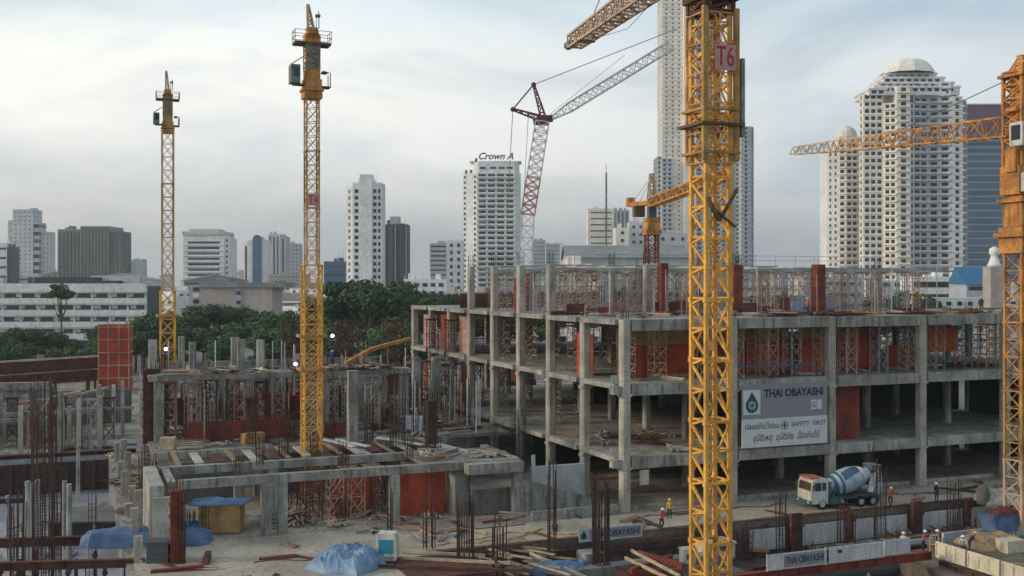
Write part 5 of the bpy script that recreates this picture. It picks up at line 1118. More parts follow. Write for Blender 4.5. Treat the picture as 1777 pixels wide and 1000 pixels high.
# grey walls and posts further back
g = MB(); g.box(-20, 3.4, 0, 1, 0, 6.8)
for k in range(8): g.box(-20 + k * 3, -19.7 + k * 3, -.3, -.003, 0, 6.6)
g.box(-20, 3.4, -.5, -.31, 5.9, 6.2)
single('concrete_wall', g, 'concrete', 'grey ribbed concrete wall standing behind the left excavation', 'wall', (T(40, 140)[0], 140, 0), GA * .5)
g = MB(); g.box(-8, 6, 0, .5, 0, 4.8)
for k in range(5): g.box(-8 + k * 3.3, -7.5 + k * 3.3, -.35, -.003, 0, 4.8)
single('concrete_wall', g, 'concrete_dark', 'darker low concrete wall right of the ribbed one behind the left excavation', 'wall', (T(150, 150)[0], 150, 0), GA)
for k, (p, y0, y1, Y) in enumerate(((137, 692, 775, 128), (197, 668, 742, 138), (213, 660, 705, 140), (8, 700, 770, 132), (100, 710, 780, 130), (120, 705, 780, 131))):
    h = zt(y0, Y); g = MB(); g.box(-.22, .22, -.22, .22, 0, h); single('concrete_post', g, 'white_panel' if k < 2 else 'concrete_light', 'slim pale post standing behind the left excavation', 'post', ((p - CX) / F * Y, Y, 0), GA, 'slim posts behind the left excavation')
for k, (x0, y0, x1, y1, Y) in enumerate(((75, 692, 140, 680, 140), (118, 690, 190, 672, 142), (110, 711, 232, 708, 135))):
    a, b = Vector(at(x0, y0, Y)), Vector(at(x1, y1, Y + 4)); g = MB(); g.bar((0, 0, 0), b - a, .5, .3); g.bar((b - a) * .2, (b - a) * .2 - Vector((0, 0, a.z)), .15, .15); g.bar((b - a) * .85, (b - a) * .85 - Vector((0, 0, b.z)), .15, .15)
    single('walkway_board', g, 'concrete_light', ['raised pale walkway board over the grey walls, left one', 'raised pale walkway board over the grey walls, right one', 'thin raised walkway board before the slim posts'][k], 'walkway', a)
for k in range(14): scaffold(smC[k % 3], -66 + k * 1.9, 60 + (k % 4) * 2.2, 0, 'scaffold tower among the grey walls behind the left excavation', 'scaffold towers behind the left excavation')
for _ in range(30): heap(random.uniform(-70, -40), random.uniform(52, 66), .02, 'small heap of boards on the ground behind the left excavation', 'board heaps behind the left excavation')
X, Y = T(145, 128); bn = thing('white_board', 'long white board lying at the back edge of the left excavation', 'sign', (X, Y, -.2), GA * .3)
g = MB(); g.box(0, 3.2, -.05, .05, .1, 1.2); g.box(3.23, 6.5, -.05, .05, .12, 1.22); part('panel', g, 'white_panel', bn)
g = MB(); g.box(4.6, 6.2, -.07, -.053, .5, .75); part('dark_mark', g, 'ink_blue', bn)
# raised red brown shutter wall
p, q = Vector((-98, 118, 5.0)), Vector((-61.8, 165, 5.6)); d = q - p; dl = math.hypot(d.x, d.y)
rwl = thing('shutter_wall', 'long raised red brown shutter wall at the left edge below the trees', 'formwork wall', p, math.atan2(d.y, d.x))
g = MB(); g.box(0, dl, 0, .3, .0, 3.55); part('panel', g, 'rust', rwl)
g = MB(); g.box(-.1, dl + .1, -.12, .5, 3.553, 3.8); g.box(0, dl, -.1, -.003, 1.7, 1.85); part('top_rail', g, 'scaf', rwl)
g = MB()
for k in range(int(dl / 1.2)): g.box(k * 1.2, k * 1.2 + .12, -.12, -.003, 0, 1.69)
part('rib', g, 'red_form', rwl)
for k in range(7):
    g = MB(); g.box(k * 9 + 1, k * 9 + 1.5, .02, .28, -5.0, -.003); part('support', g, 'rust_dark', rwl)
X, Y = T(171, 158); rt_ = thing('scaffold_stair', 'red netted scaffold stair tower at the end of the red brown shutter wall', 'scaffold', (X, Y, 3.5), GA * .4)
g = MB(); g.box(0, 4.3, 0, 3, 0, 10.2); part('net', g, 'red_net', rt_)
g = MB()
for k in range(6): g.box(-.1, 4.4, -.12, 3.1, k * 1.9 + .3, k * 1.9 + .42)
for x in (0, 1.4, 2.9, 4.3): g.tri((x, -.1, -3.4), (x, -.1, 11), .07)
part('frame', g, 'scaf', rt_)
# long blue sheet, box with sheet, dark bin
tarp_heap('tarpaulin', 'long blue sheet draped over a stack at lower left', (*T(253, 81), -.0), R(5), 9.0, 1.7, 1.35, 'tarp', 3, boxy=True)
X, Y = T(345, 84.5); bx = thing('plywood_box', 'brown plywood site box with a blue sheet on its top', 'box', (X, Y, 0), R(4))
g = MB(); g.box(0, 3.2, 0, 2.2, .1, 2.3); g.box(0, .08, -.06, -.003, .1, 2.3); g.box(1.55, 1.63, -.06, -.003, .1, 2.3); g.box(3.1, 3.2, -.06, -.003, .1, 2.3); part('body', g, 'plywood', bx)
g = MB()
for y in (.1, 1.8): g.box(0, 3.2, y, y + .25, 0, .098)
part('skid', g, 'timber', bx)
tarp_heap('tarpaulin', 'blue sheet spread over the top of the brown plywood box', (X + 1.3, Y + 1.1, 2.3), R(4), 4.6, 2.5, .42, 'tarp', 9)
tarp_heap('tarpaulin', 'small blue sheet heap left of the brown plywood box', (X - .7, Y - .2, .0), R(20), 2.4, 2.0, 1.3, 'tarp', 12)
X, Y = T(254, 75.5); bn = thing('skip_bin', 'black steel bin in front of the long blue sheet at lower left', 'bin', (X, Y, 0), R(4))
g = MB(); g.box(0, 1.5, 0, 1.2, .06, 1.5)
for z in (.4, .8, 1.2): g.box(-.04, 1.54, -.04, 1.24, z, z + .06)
g.box(-.08, 1.58, -.08, 1.28, 1.5, 1.6); part('body', g, 'b_dark', bn)
g = MB(); g.box(.1, .3, 0, 1.2, 0, .058); g.box(1.2, 1.4, 0, 1.2, 0, .058); part('foot', g, 'rust_dark', bn)
wall_box('concrete_post', 'concrete_light', 'pale square concrete post left of the black steel bin', 'post', -.3, .3, -.3, .3, 0, 1.9, (*T(240, 76), ZL * 0))
steel_beam(at(262, 996, 73.2), at(352, 986, 74), 'short dark red beam below the black steel bin', .5, m='red_form')
steel_beam(at(352, 990, 74.2), at(362, 960, 77), 'short rusty beam standing off the dark red one at lower left', .35)
# ------------------------------------------------------------------ foreground centre
tarp_heap('tarpaulin', 'big pale blue crumpled sheet in the centre foreground', (*T(604, 75.0), 0), R(-25), 4.6, 4.6, 1.7, 'tarp_pale', 21, n=90)
tarp_heap('tarpaulin', 'small blue sheet heap behind the big pale blue one', (*T(606, 79.0), 0), R(35), 2.4, 1.6, .8, 'tarp', 23)
X, Y = T(672, 76.2)
mc_ = thing('generator', 'white and teal generator box on a skid in the centre foreground', 'machine', (X, Y, .12), R(-6))
g = MB(); g.yprism([(-.72, .12), (.72, .12), (.78, .5), (.72, 1.85), (.6, 2.0), (-.6, 2.0), (-.72, 1.85), (-.78, .5)], -.55, .6); part('body', g, 'paint_white', mc_)
g = MB(); g.box(-.5, .55, -.6, -.553, .62, 1.6); part('front_panel', g, 'teal_panel', mc_)
g = MB(); g.box(-.82, -.75, -.35, .4, .6, 1.6); part('side_panel', g, 'teal_panel', mc_)
g = MB(); g.box(-.55, .6, -.62, -.56, .25, .42); part('bumper', g, 'steel', mc_)
g = MB(); g.box(-.8, .8, -.7, .7, -.11, .118); part('skid', g, 'rust_dark', mc_)
pfm = thing('steel_platform', 'red steel platform carrying the generator box', 'platform', W(-22.5, -7.4), GA)
for k, (a, b) in enumerate((((-2.5, -2.5), (7, -8)), ((-1, -.6), (6.5, -5.6)), ((.4, .6), (5.6, -3)))):
    g = MB(); g.bar((a[0], a[1], .2), (b[0], b[1], .25), .16, .2); part('rail', g, 'timber_pale' if k else 'rust', pfm)
g = MB(); g.box(-1, 5.2, -6.8, -.8, .06, .098); g.bar((5.3, -6.5, .2), (6.3, -2.4, .2), .25, .3); g.box(1.5, 4.8, -7.1, -6.85, -.3, .25); part('deck', g, 'rust', pfm)
# long road edge beam and the second one in front of the mast
steel_beam(W(-19.5, -7.05, -.32), W(49, -7.05, -.32), 'long rusty beam along the near edge of the site road', .68, .5)
g = MB(); g.box(-19.5, 5.5, -7.75, -7.45, -1.3, -.72); single('waling_beam', g, 'rust_dark', 'dark waling beam below the long rusty road edge beam', 'steel beam', W(0, 0), GA)
steel_beam(W(-14, -20.6, -.3), W(14.6, -20.6, -.3), 'rusty beam carrying the white boards at the bottom of the photo', .6, .5, m='red_form')
bnn = thing('company_banner', 'pale company banner strip on the long rusty beam at centre', 'sign', W(-5.2, -7.42, -.3), GA)
g = MB(); g.box(-2.8, 2.8, -.05, 0, 0, 1.05); part('panel', g, 'white_panel', bnn)
g = MB(); g.box(-1.9, 2.7, -.065, -.053, .12, .93); part('field', g, 'sign_grey', bnn)
text('lettering', 'THAI OBAYASHI', .7, 'ink', bnn, (.4, -.08, .5), 4.3)
g = MB(); g.yprism([(-2.62, .3), (-2.4, .18), (-2.15, .3), (-2.12, .5), (-2.38, .92), (-2.64, .5)], -.075, -.053); part('logo_drop', g, 'sign_green', bnn)
# white retaining boards below the road edge (posts between)
for k, (u0, u1, m) in enumerate(((7.8, 11.3, 'white_panel'), (12.9, 17.6, 'white_panel'), (18.0, 20.6, 'white_panel'), (20.9, 24.3, 'white_panel'), (25.9, 30.8, 'white_panel'), (31.3, 36.5, 'white_panel'), (37, 42, 'concrete_light'))):
    g = MB(); g.box(u0, u1, -7.62, -7.42, -2.45, -.72)
    for q in range(int(u1 - u0) + 1): g.box(u0 + q, u0 + q + .05, -7.66, -7.623, -2.45, -.74)
    single('retaining_board', g, m, ['white retaining board just right of the tall yellow mast', 'white retaining board left of the mixer truck, below it', 'narrow white retaining board below the front of the mixer truck', 'white retaining board below the tail of the mixer truck', 'white retaining board right of the mixer truck', 'white retaining board second right of the mixer truck', 'pale retaining board near the blue bin at right'][k], 'board', W(0, 0), GA)
for k, u in enumerate((12.1, 17.8, 25.1, 31.0)):
    g = MB(); w = .55 if k in (0, 2) else .25; g.box(u - w, u + w, -8.1, -7.78, ZR, .45 if k in (0, 2) else .05); g.box(u - w - .12, u + w + .12, -8.2, -8.103, -.7, -.5)
    single('soldier_pile', g, 'rust', ['dark rust pile left of the mixer truck between white boards', 'thin pile in front of the mixer truck', 'thick dark rust pile right of the mixer truck', 'thin dark rust pile further right of the mixer truck'][k], 'pile', W(0, 0), GA)
# second strip of white boards, deck in the right pit
wall_box('pit_deck', 'pit', 'brown earth berm stepping up inside the right hand excavation', 'berm', 13, 60, -13.2, -8.4, ZR + .01, -2.3, W(0, 0))
for k, (u0, u1, z0, z1) in enumerate(((14.5, 22.8, -2.28, -1.35), (23.2, 30.5, -2.28, -1.1), (31.2, 39, -2.28, -1.0))):
    g = MB(); g.box(u0, u1, -13.1, -12.9, z0, z1); single('low_white_board', g, 'white_panel', ['low white board on the berm behind the dark pipe, left one', 'low white board on the berm behind the workers', 'low white board on the berm near the blue bin'][k], 'board', W(0, 0), GA)
g = MB(); g.tube(W(19.5, -15.6, -2.0), W(38, -15.0, -2.0), .62, n=14); single('large_pipe', g, 'concrete_dark', 'thick dark grey pipe lying in the right hand excavation', 'pipe')
g = MB(); g.tube(W(4, -17.0, -1.9), W(16, -17.0, -1.9), .85, n=14); single('large_pipe', g, 'b_dark', 'thick black pipe right of the tall yellow mast at the bottom', 'pipe')
steel_beam(W(3, -14.6, -1.8), W(20, -14.4, -1.6), 'rusty beam lying behind the black pipe in the right excavation', .5, m='rust')
steel_beam(W(12, -11.6, -1.9), W(30, -10.4, -1.9), 'long grey beam lying below the mixer truck in the excavation', .35, m='concrete_dark')
for _ in range(46): heap(random.uniform(2, 40), random.uniform(-18, -13.5), ZR + .02 + random.uniform(0, .6), 'heap of boards and steel lying in the right hand excavation', 'heaps in the right hand excavation', s=random.uniform(.7, 1.2))
for _ in range(14): heap(random.uniform(15, 36), random.uniform(-12.6, -9), -2.28, 'heap of boards on the brown berm of the right hand excavation', 'heaps on the brown berm')
# white boards with the second banner, in front
wb = thing('company_banner', 'pale company banner board on the red beam at the bottom right', 'sign', W(1.55, -20.9, .02), GA)
g = MB(); g.box(-1.6, 3.3, -.05, 0, .05, 1.15); g.box(-1.65, -1.6, -.08, .03, 0, 1.2); g.box(3.3, 3.36, -.08, .03, 0, 1.2); part('panel', g, 'white_panel', wb)
g = MB(); g.box(-.25, 3.2, -.065, -.053, .15, 1.05); part('field', g, 'sign_grey', wb)
text('lettering', 'THAI OBAYASHI', .7, 'ink', wb, (1.5, -.08, .6), 3.2)
for k, (u0, u1, v) in enumerate(((5.2, 6.9, -20.9), (6.95, 9.9, -20.9), (10.2, 12.6, -20.7))):
    g = MB(); g.box(u0, u1, v - .05, v, .05, 1.2); g.box(u0, u1, v - .09, v - .053, .1, .2); g.box(u0, u1, v - .09, v - .053, 1.1, 1.2)
    for q in (0, .5, 1): g.box(u0 + (u1 - u0 - .07) * q, u0 + (u1 - u0 - .07) * q + .07, v - .1, v - .053, .05, 1.2)
    if k == 0: g.m = 1; g.box(5.9, 6.25, v - .12, v - .101, .75, .98)
    single('barrier_board', g, ['white_panel', 'ink'], ['white barrier board with a small dark mark at the bottom right', 'plain white barrier board in the middle of the bottom right row', 'white barrier board at the right end of the row before the workers'][k], 'barrier', W(0, 0), GA)
for k in range(5):
    v1 = -20.2 - k * 3.1; g = MB(); u = 15.6; g.box(u, u + .08, v1 - 2.9, v1, .05, 1.25); g.box(u - .05, u - .003, v1 - 2.9, v1, 1.12, 1.25); g.box(u - .05, u - .003, v1 - 2.9, v1, .05, .2)
    for q in (0, .33, .66, 1): g.box(u - .07, u - .003, v1 - 2.9 + 2.8 * q, v1 - 2.8 + 2.8 * q, .21, 1.11)
    single('barrier_board', g, 'cream_panel', 'cream barrier board in the row running down to the bottom right corner', 'barrier', W(0, 0, -.7), GA, 'cream barrier boards at the bottom right')
steel_beam(W(15.65, -20.6, -1.1), W(15.65, -40, -1.1), 'rusty beam under the cream barrier boards at bottom right', .6, m='rust')
wall_box('pit_deck', 'pit', 'brown earth deck behind the cream barrier boards at the right', 'deck', 14.2, 50, -30, -16.2, ZR + .01, -1.2, W(0, 0))
g = MB()
for s_ in (0, .8): g.tri((s_, 0, 0), (s_, 0, 1.5), .06)
g.tri((0, 0, 1.5), (.8, 0, 1.5), .06); g.tri((0, 0, .8), (.8, 0, .8), .06); single('yellow_rail', g, 'yellow', 'short yellow guard rail at the corner of the white barrier boards', 'railing', W(15.6, -19.6, -.7), GA)
g = MB(); g.bar(W(20, -23, -1.0), W(24, -26.4, -1.0), .35, .35); g.bar(W(19, -26, -1.0), W(29, -22, -1.0), .2, .3); single('timber_beam', g, 'timber', 'long timber beams crossed on the brown deck at bottom right', 'timber')
# white box by the mast and right hand bits
g = MB(); g.box(-.5, .5, -.4, .4, 0, 1.0); g.box(-.55, .55, -.45, .45, 1.0, 1.08); g.m = 1; g.box(-.3, .3, -.43, -.403, .3, .7); single('white_box', g, ['paint_white', 'b_dark'], 'white switch box left of the tall yellow mast near its foot', 'box', (*T(1193, 80), -1.0), GA)
g = MB(); g.box(-1.3, 1.3, -.9, .9, 0, 1.1); g.box(-1.4, 1.4, -1.0, 1.0, 1.1, 1.25); g.m = 1; g.box(-.9, .9, -.93, -.903, .5, 1.0); single('white_box', g, ['paint_white', 'b_dark'], 'wide white box seen through the foot of the tall yellow mast', 'box', (*T(1240, 84), -1.6), GA)
bn = thing('blue_bin', 'open blue skip bin beside the right hand crane', 'skip', (*T(1735, 88.5), -.6), GA)
g = MB(); g.yprism([(-1.1, 0), (1.1, 0), (1.5, 1.3), (-1.5, 1.3)], -.8, .8); part('body', g, 'tarp', bn)
g = MB(); g.box(-1.6, 1.6, -.9, .9, 1.303, 1.45); part('rim', g, 'drum_blue', bn)
tarp_heap('tarpaulin', 'dark red sheet heaped on the blue skip bin', W(*uv(*T(1740, 88.5)), .86), GA, 2.6, 1.5, .5, 'maroon', 31)
g = MB(); g.box(-.8, .9, -.6, .6, 0, .9); g.box(-.85, .95, -.65, .65, .903, .96); single('cream_box', g, 'cream_panel', 'cream container box at the foot of the right hand crane', 'box', (*T(1752, 84), -1.2), GA)
tarp_heap('earth_heap', 'heap of brown earth below the blue skip bin', (*T(1728, 86), -1.4), 0, 5, 4, 1.5, 'timber', 41, cat='earth heap')
g = MB(); g.lathe((0, 0, .01), (0, 0, 2), [(0, .5), (.15, .55), (1.3, .55), (1.6, .42), (1.75, .2)], 12); single('grey_tank', g, 'concrete_dark', 'small upright grey tank left of the blue skip bin on the road', 'tank', (*T(1706, 96), 0), 0, smooth=True)
tarp_heap('rubble_heap', 'pale rubble heap on the road right of the round grey tank', (*T(1738, 97), 0), 0, 4, 3, 1.5, 'concrete_light', 43, cat='rubble heap')
# centre right foreground: walls, timbers, red steel
wall_box('retaining_wall', 'concrete', 'long grey concrete wall crossing the pit under the banner', 'wall', -11, 2.5, -12.6, -11.4, ZR + .01, -.9, W(0, 0))
wall_box('retaining_wall', 'concrete', 'short grey block standing on the concrete wall under the banner', 'wall', -9.2, -7.6, -11.2, -9.6, ZR + .01, -.25, W(0, 0))
wall_box('retaining_wall', 'concrete_dark', 'stepped lower grey wall at the bottom left of the yellow mast', 'wall', -8, 2.5, -14.6, -12.7, ZR + .01, -1.8, W(0, 0))
for k in range(26):
    a = random.uniform(-.5, .1); X, Y = T(random.uniform(800, 975), random.uniform(75, 81)); z = -1.15 + k * .04; L_ = random.uniform(2.5, 5); g = MB(); g.bar((-L_ / 2 * math.cos(a - .6), -L_ / 2 * math.sin(a - .6), 0), (L_ / 2 * math.cos(a - .6), L_ / 2 * math.sin(a - .6), .1), random.uniform(.18, .35), .09)
    single('timber_plank', g, 'timber_pale' if k % 2 else 'timber', 'loose brown plank in the timber pile at the bottom centre', 'plank', (X, Y, z), 0, 'planks in the timber pile at bottom centre')
tarp_heap('earth_heap', 'mound of planks and earth under the timber pile at bottom centre', (*T(888, 78), ZR), R(10), 10, 9, 2.6, 'timber', 51, cat='earth heap')
tarp_heap('tarpaulin', 'crumpled deep blue sheet right of the timber pile', (*T(962, 78.5), -1.3), R(-20), 4.4, 3.0, 1.2, 'tarp', 61, n=70)
for k, (x0, y0, x1, y1, Y) in enumerate(((920, 960, 1035, 1010, 78), (1095, 955, 1180, 1000, 77), (1085, 968, 1160, 1004, 76))):
    a, b = Vector(at(x0, y0, Y + 2)), Vector(at(x1, y1, Y - 3)); g = MB(); g.bar((0, 0, 0), b - a, .16, .2); single('timber_beam', g, 'timber_pale', ['pale timber leaning over the deep blue sheet', 'pale timber aslant left of the yellow mast foot', 'second pale timber aslant over the red steel frame'][k], 'timber', a)
rs = thing('red_steel_frame', 'heap of red steel frames left of the yellow mast foot', 'steel frame', (*T(1125, 77), -1.9), GA)
for k, (a, b) in enumerate((((-2, -1, 1.5), (2.5, 1, 1.6)), ((-2, -.5, 1.2), (1.5, -2.2, 1.5)), ((-1.9, -1, .6), (2.6, .2, 1.0)), ((0, 1.5, 2), (2, -1.5, 1.6)))):
    g = MB(); g.bar(a, b, .3, .35); part('steel_member', g, 'red_form', rs)
g = MB(); g.box(-2, 2, -1.5, 1.4, -1.28, 1.0); part('base', g, 'rust', rs)
g = MB(); g.box(-.45, .45, -.05, .05, 0, 1.3); single('notice_board', g, 'concrete_light', 'tilted pale board hanging under the first floor right of the corner column', 'notice board', W(1.6, -.6, 2.3), GA)
# floodlights
for k, (p, y, Y) in enumerate(((288, 606, 107), (453, 641, 112), (513, 632, 104), (577, 583, 108))):
    X, _, z = at(p, y, Y); zb = 11.06 if k != 3 else 4.63; zb = min(zb, z - .6)
    fl = thing('floodlight', ['lit floodlight at the furthest left crane mast', 'lit floodlight above the frame slab under a pale column', 'lit floodlight just left of the slim yellow mast', 'lit floodlight just right of the slim yellow mast against the trees'][k], 'floodlight', (X, Y, zb))
    g = MB(); g.tri((0, 0, 0), (0, 0, z - zb), .05); part('pole', g, 'rust_dark', fl)
    g = MB(); g.tube((0, .3, z - zb), (0, 0, z - zb), .14, .24, 12); g.box(-.36, .36, -.02, .05, z - zb - .5, z - zb - .35); g.tri((-.36, 0, z - zb - .4), (-.3, 0, z - zb), .03); g.tri((.36, 0, z - zb - .4), (.3, 0, z - zb), .03); hd = part('lamp_housing', g, 'grey_box', fl)
    g = MB(); g.tube((0, -.005, z - zb), (0, -.04, z - zb), .17, n=12); part('lens', g, 'lamp', hd)
# concrete pump boom
a, b, c_ = Vector(at(600, 632, 122)), Vector(at(648, 605, 128)), Vector(at(712, 588, 136))
pb = thing('pump_boom', 'orange concrete placing boom reaching to the far end of the main building', 'concrete boom', (a.x, a.y, 4.63))
g = MB(); g.bar((0, 0, 0), (0, 0, a.z - 4.63), .5, .5); part('post', g, 'yellow_dirty', pb)
g = MB(); g.bar((0, 0, a.z - 4.63), b - Vector((a.x, a.y, 4.63)), .45, .5); part('boom_arm', g, 'orange', pb)
g = MB(); g.bar(b - Vector((a.x, a.y, 4.63)), c_ - Vector((a.x, a.y, 4.63)), .35, .4); part('boom_arm', g, 'yellow', pb)

# ------------------------------------------------------------------ mixer truck
tk = thing('mixer_truck', 'white cement mixer truck with a blue striped drum parked before the building', 'truck', W(15.3, -4.9, .045), GA - R(5)); tk.scale = (.95, .95, .95)
g = MB(); g.xprism([(-.42, .8), (.42, .8), (.42, 1.02), (-.42, 1.02)], 1.6, 7.6); g.box(1.8, 7.5, -1.0, -.45, .85, .97); g.box(1.8, 7.5, .45, 1.0, .85, .97); g.box(2.0, 3.2, -1.1, -.5, .45, .84); g.box(7.3, 7.5, -1.1, 1.1, .55, .8); ch = part('chassis', g, 'paint_teal', tk)
g = MB(); prof = [(.02, .55), (1.75, .55), (1.75, 2.72), (1.55, 2.86), (.35, 2.84), (.14, 2.6), (.0, 1.7)]
g.yprism(prof, -1.18, 1.18); cab = part('cab', g, 'paint_white', tk)
def xface(pts, nm, m, par):   # thin panel on the sloping nose: pts (x, z) line, y extents
    pass
g = MB(); g.add([(-.03, -1.0, 1.75), (-.03, 1.0, 1.75), (.09, .95, 2.5), (.09, -.95, 2.5)], [(0, 3, 2, 1)]); g.add([(.02, -1.0, 1.75), (.02, 1.0, 1.75), (.14, .95, 2.5), (.14, -.95, 2.5)], [(0, 1, 2, 3)]); part('windscreen', g, 'glass_brown', cab)
g = MB(); g.box(.35, 1.0, -1.215, -1.183, 1.75, 2.5); g.box(1.12, 1.5, -1.215, -1.183, 1.8, 2.5); part('side_window', g, 'glass', cab)
g = MB(); g.box(.3, 1.1, -1.2, -1.182, .85, 1.7); g.box(.85, 1.0, -1.23, -1.203, 1.4, 1.5); part('door', g, 'b_greypale', cab)
g = MB(); g.box(-.06, -.012, -1.1, 1.1, 1.45, 1.66); part('grille', g, 'cream_panel', cab)
g = MB(); g.box(-.07, .015, -1.1, 1.1, 1.12, 1.34); part('grille', g, 'cream_panel', cab)
g = MB(); g.box(-.14, .0, -1.2, 1.2, .5, .85); part('bumper', g, 'paint_teal', cab)
for s_ in (-.85, .85):
    g = MB(); g.tube((-.15, s_, .72), (-.19, s_, .72), .11, n=10); part('headlight', g, 'white_panel', cab)
g = MB(); g.box(.05, 1.0, -1.0, 1.0, 2.845, 2.98); part('roof_visor', g, 'paint_red', cab)
for s_ in (-1, 1):
    g = MB(); g.box(.0, .12, s_ * 1.38 - .1, s_ * 1.38 + .1, 1.9, 2.35); g.tri((.2, s_ * 1.15, 2.4), (.06, s_ * 1.38, 2.38), .03); part('mirror', g, 'b_dark', cab)
g = MB(); g.tube((2.0, -.9, 1.75), (2.0, .9, 1.75), .38, n=14); part('water_tank', g, 'paint_teal', tk)
g = MB(); g.box(1.85, 2.6, -.5, .5, 1.03, 2.35); g.bar((2.5, -.8, 1.0), (2.8, -.8, 2.2), .12, .12); g.bar((2.5, .8, 1.0), (2.8, .8, 2.2), .12, .12); g.bar((6.6, -.9, 1.0), (6.75, -.85, 2.0), .15, .15); g.bar((6.6, .9, 1.0), (6.75, .85, 2.0), .15, .15); g.bar((6.7, -.95, 1.95), (6.7, .95, 1.95), .16, .16); part('drum_support', g, 'paint_teal', tk)
P0, Q0 = Vector((2.5, 0, 1.8)), Vector((6.85, 0, 3.0))
g = MB(); g.lathe(P0, Q0, [(0, .5), (.12, .62), (.7, .98), (1.5, 1.16), (2.5, 1.18), (3.2, 1.0), (3.9, .7), (4.35, .52), (4.45, .5)], 28); dr = part('drum', g, 'drum_pale', tk, True)
g = MB()
for s0 in range(0, 28, 7):
    for k in range(3):
        pass
for (t0, r0, t1, r1) in ((.35, .79, .62, .95), (.95, 1.06, 1.15, 1.11)): g.lathe(P0, Q0, [(t0, r0), (t0, r0 + .02), (t1, r1 + .02), (t1, r1)], 28)
part('drum_band', g, 'drum_blue', dr, True)
g = MB(); dv = (Q0 - P0).normalized(); sv = Vector((0, 1, 0)); uv_ = dv.cross(sv) * -1
for a0 in (200, 300, 60):
    vs2 = []
    for j, (t_, r_) in enumerate(((1.3, 1.14), (1.7, 1.19), (2.2, 1.205), (2.7, 1.16), (3.2, 1.02))):
        for i in range(7):
            an = R(a0 + i * 7 + j * 5); vs2.append(P0 + dv * t_ + (sv * math.cos(an) + uv_ * math.sin(an)) * (r_ + .012))
    g.add(vs2, [(j * 7 + i, j * 7 + i + 1, (j + 1) * 7 + i + 1, (j + 1) * 7 + i) for j in range(4) for i in range(6)])
part('drum_stripe', g, 'drum_blue', dr, True)
g = MB(); g.lathe(P0, Q0, [(3.35, .96), (3.35, .985), (3.85, .75), (3.85, .72)], 28); part('drum_collar', g, 'paint_white', dr, True)
g = MB(); g.add([(6.9, -.5, 3.2), (7.6, -.5, 3.2), (7.6, .5, 3.2), (6.9, .5, 3.2), (6.7, -.75, 3.75), (7.85, -.75, 3.75), (7.85, .75, 3.75), (6.7, .75, 3.75)], [(0, 3, 2, 1), (0, 1, 5, 4), (1, 2, 6, 5), (2, 3, 7, 6), (3, 0, 4, 7)]); part('hopper', g, 'steel', tk)
g = MB(); g.bar((7.35, -.2, 2.9), (6.3, -1.25, 1.35), .5, .12); g.bar((7.35, -.45, 3.0), (6.3, -1.5, 1.45), .05, .25); part('chute', g, 'b_greypale', tk)
g = MB()
for x in (7.55, 7.9): g.tri((x, -.7, .9), (x - .1, -.7, 3.4), .04)
for k in range(7): g.tri((7.55, -.7, 1.1 + k * .33), (7.9, -.7, 1.1 + k * .33), .03)
part('ladder', g, 'b_greypale', tk)
for x in (1.15, 5.35, 6.65):
    for s_ in (-1, 1):
        y0, y1 = (s_ * 1.18, s_ * .84) if x < 2 else (s_ * 1.15, s_ * .62)
        g = MB(); g.tube((x, y0, .5), (x, y1, .5), .5, n=20); wh = part('wheel', g, 'tyre', tk)
        g = MB(); g.tube((x, y0 + s_ * .02, .5), (x, y0 - s_ * .003 + s_ * .004, .5), .27, n=14); part('rim', g, 'b_grey', wh)
g = MB(); g.box(4.7, 7.25, -1.2, -.6, 1.04, 1.09); g.box(4.7, 7.25, .6, 1.2, 1.04, 1.09); g.box(7.2, 7.26, -1.15, -.65, .3, 1.038); part('mudguard', g, 'b_dark', tk)

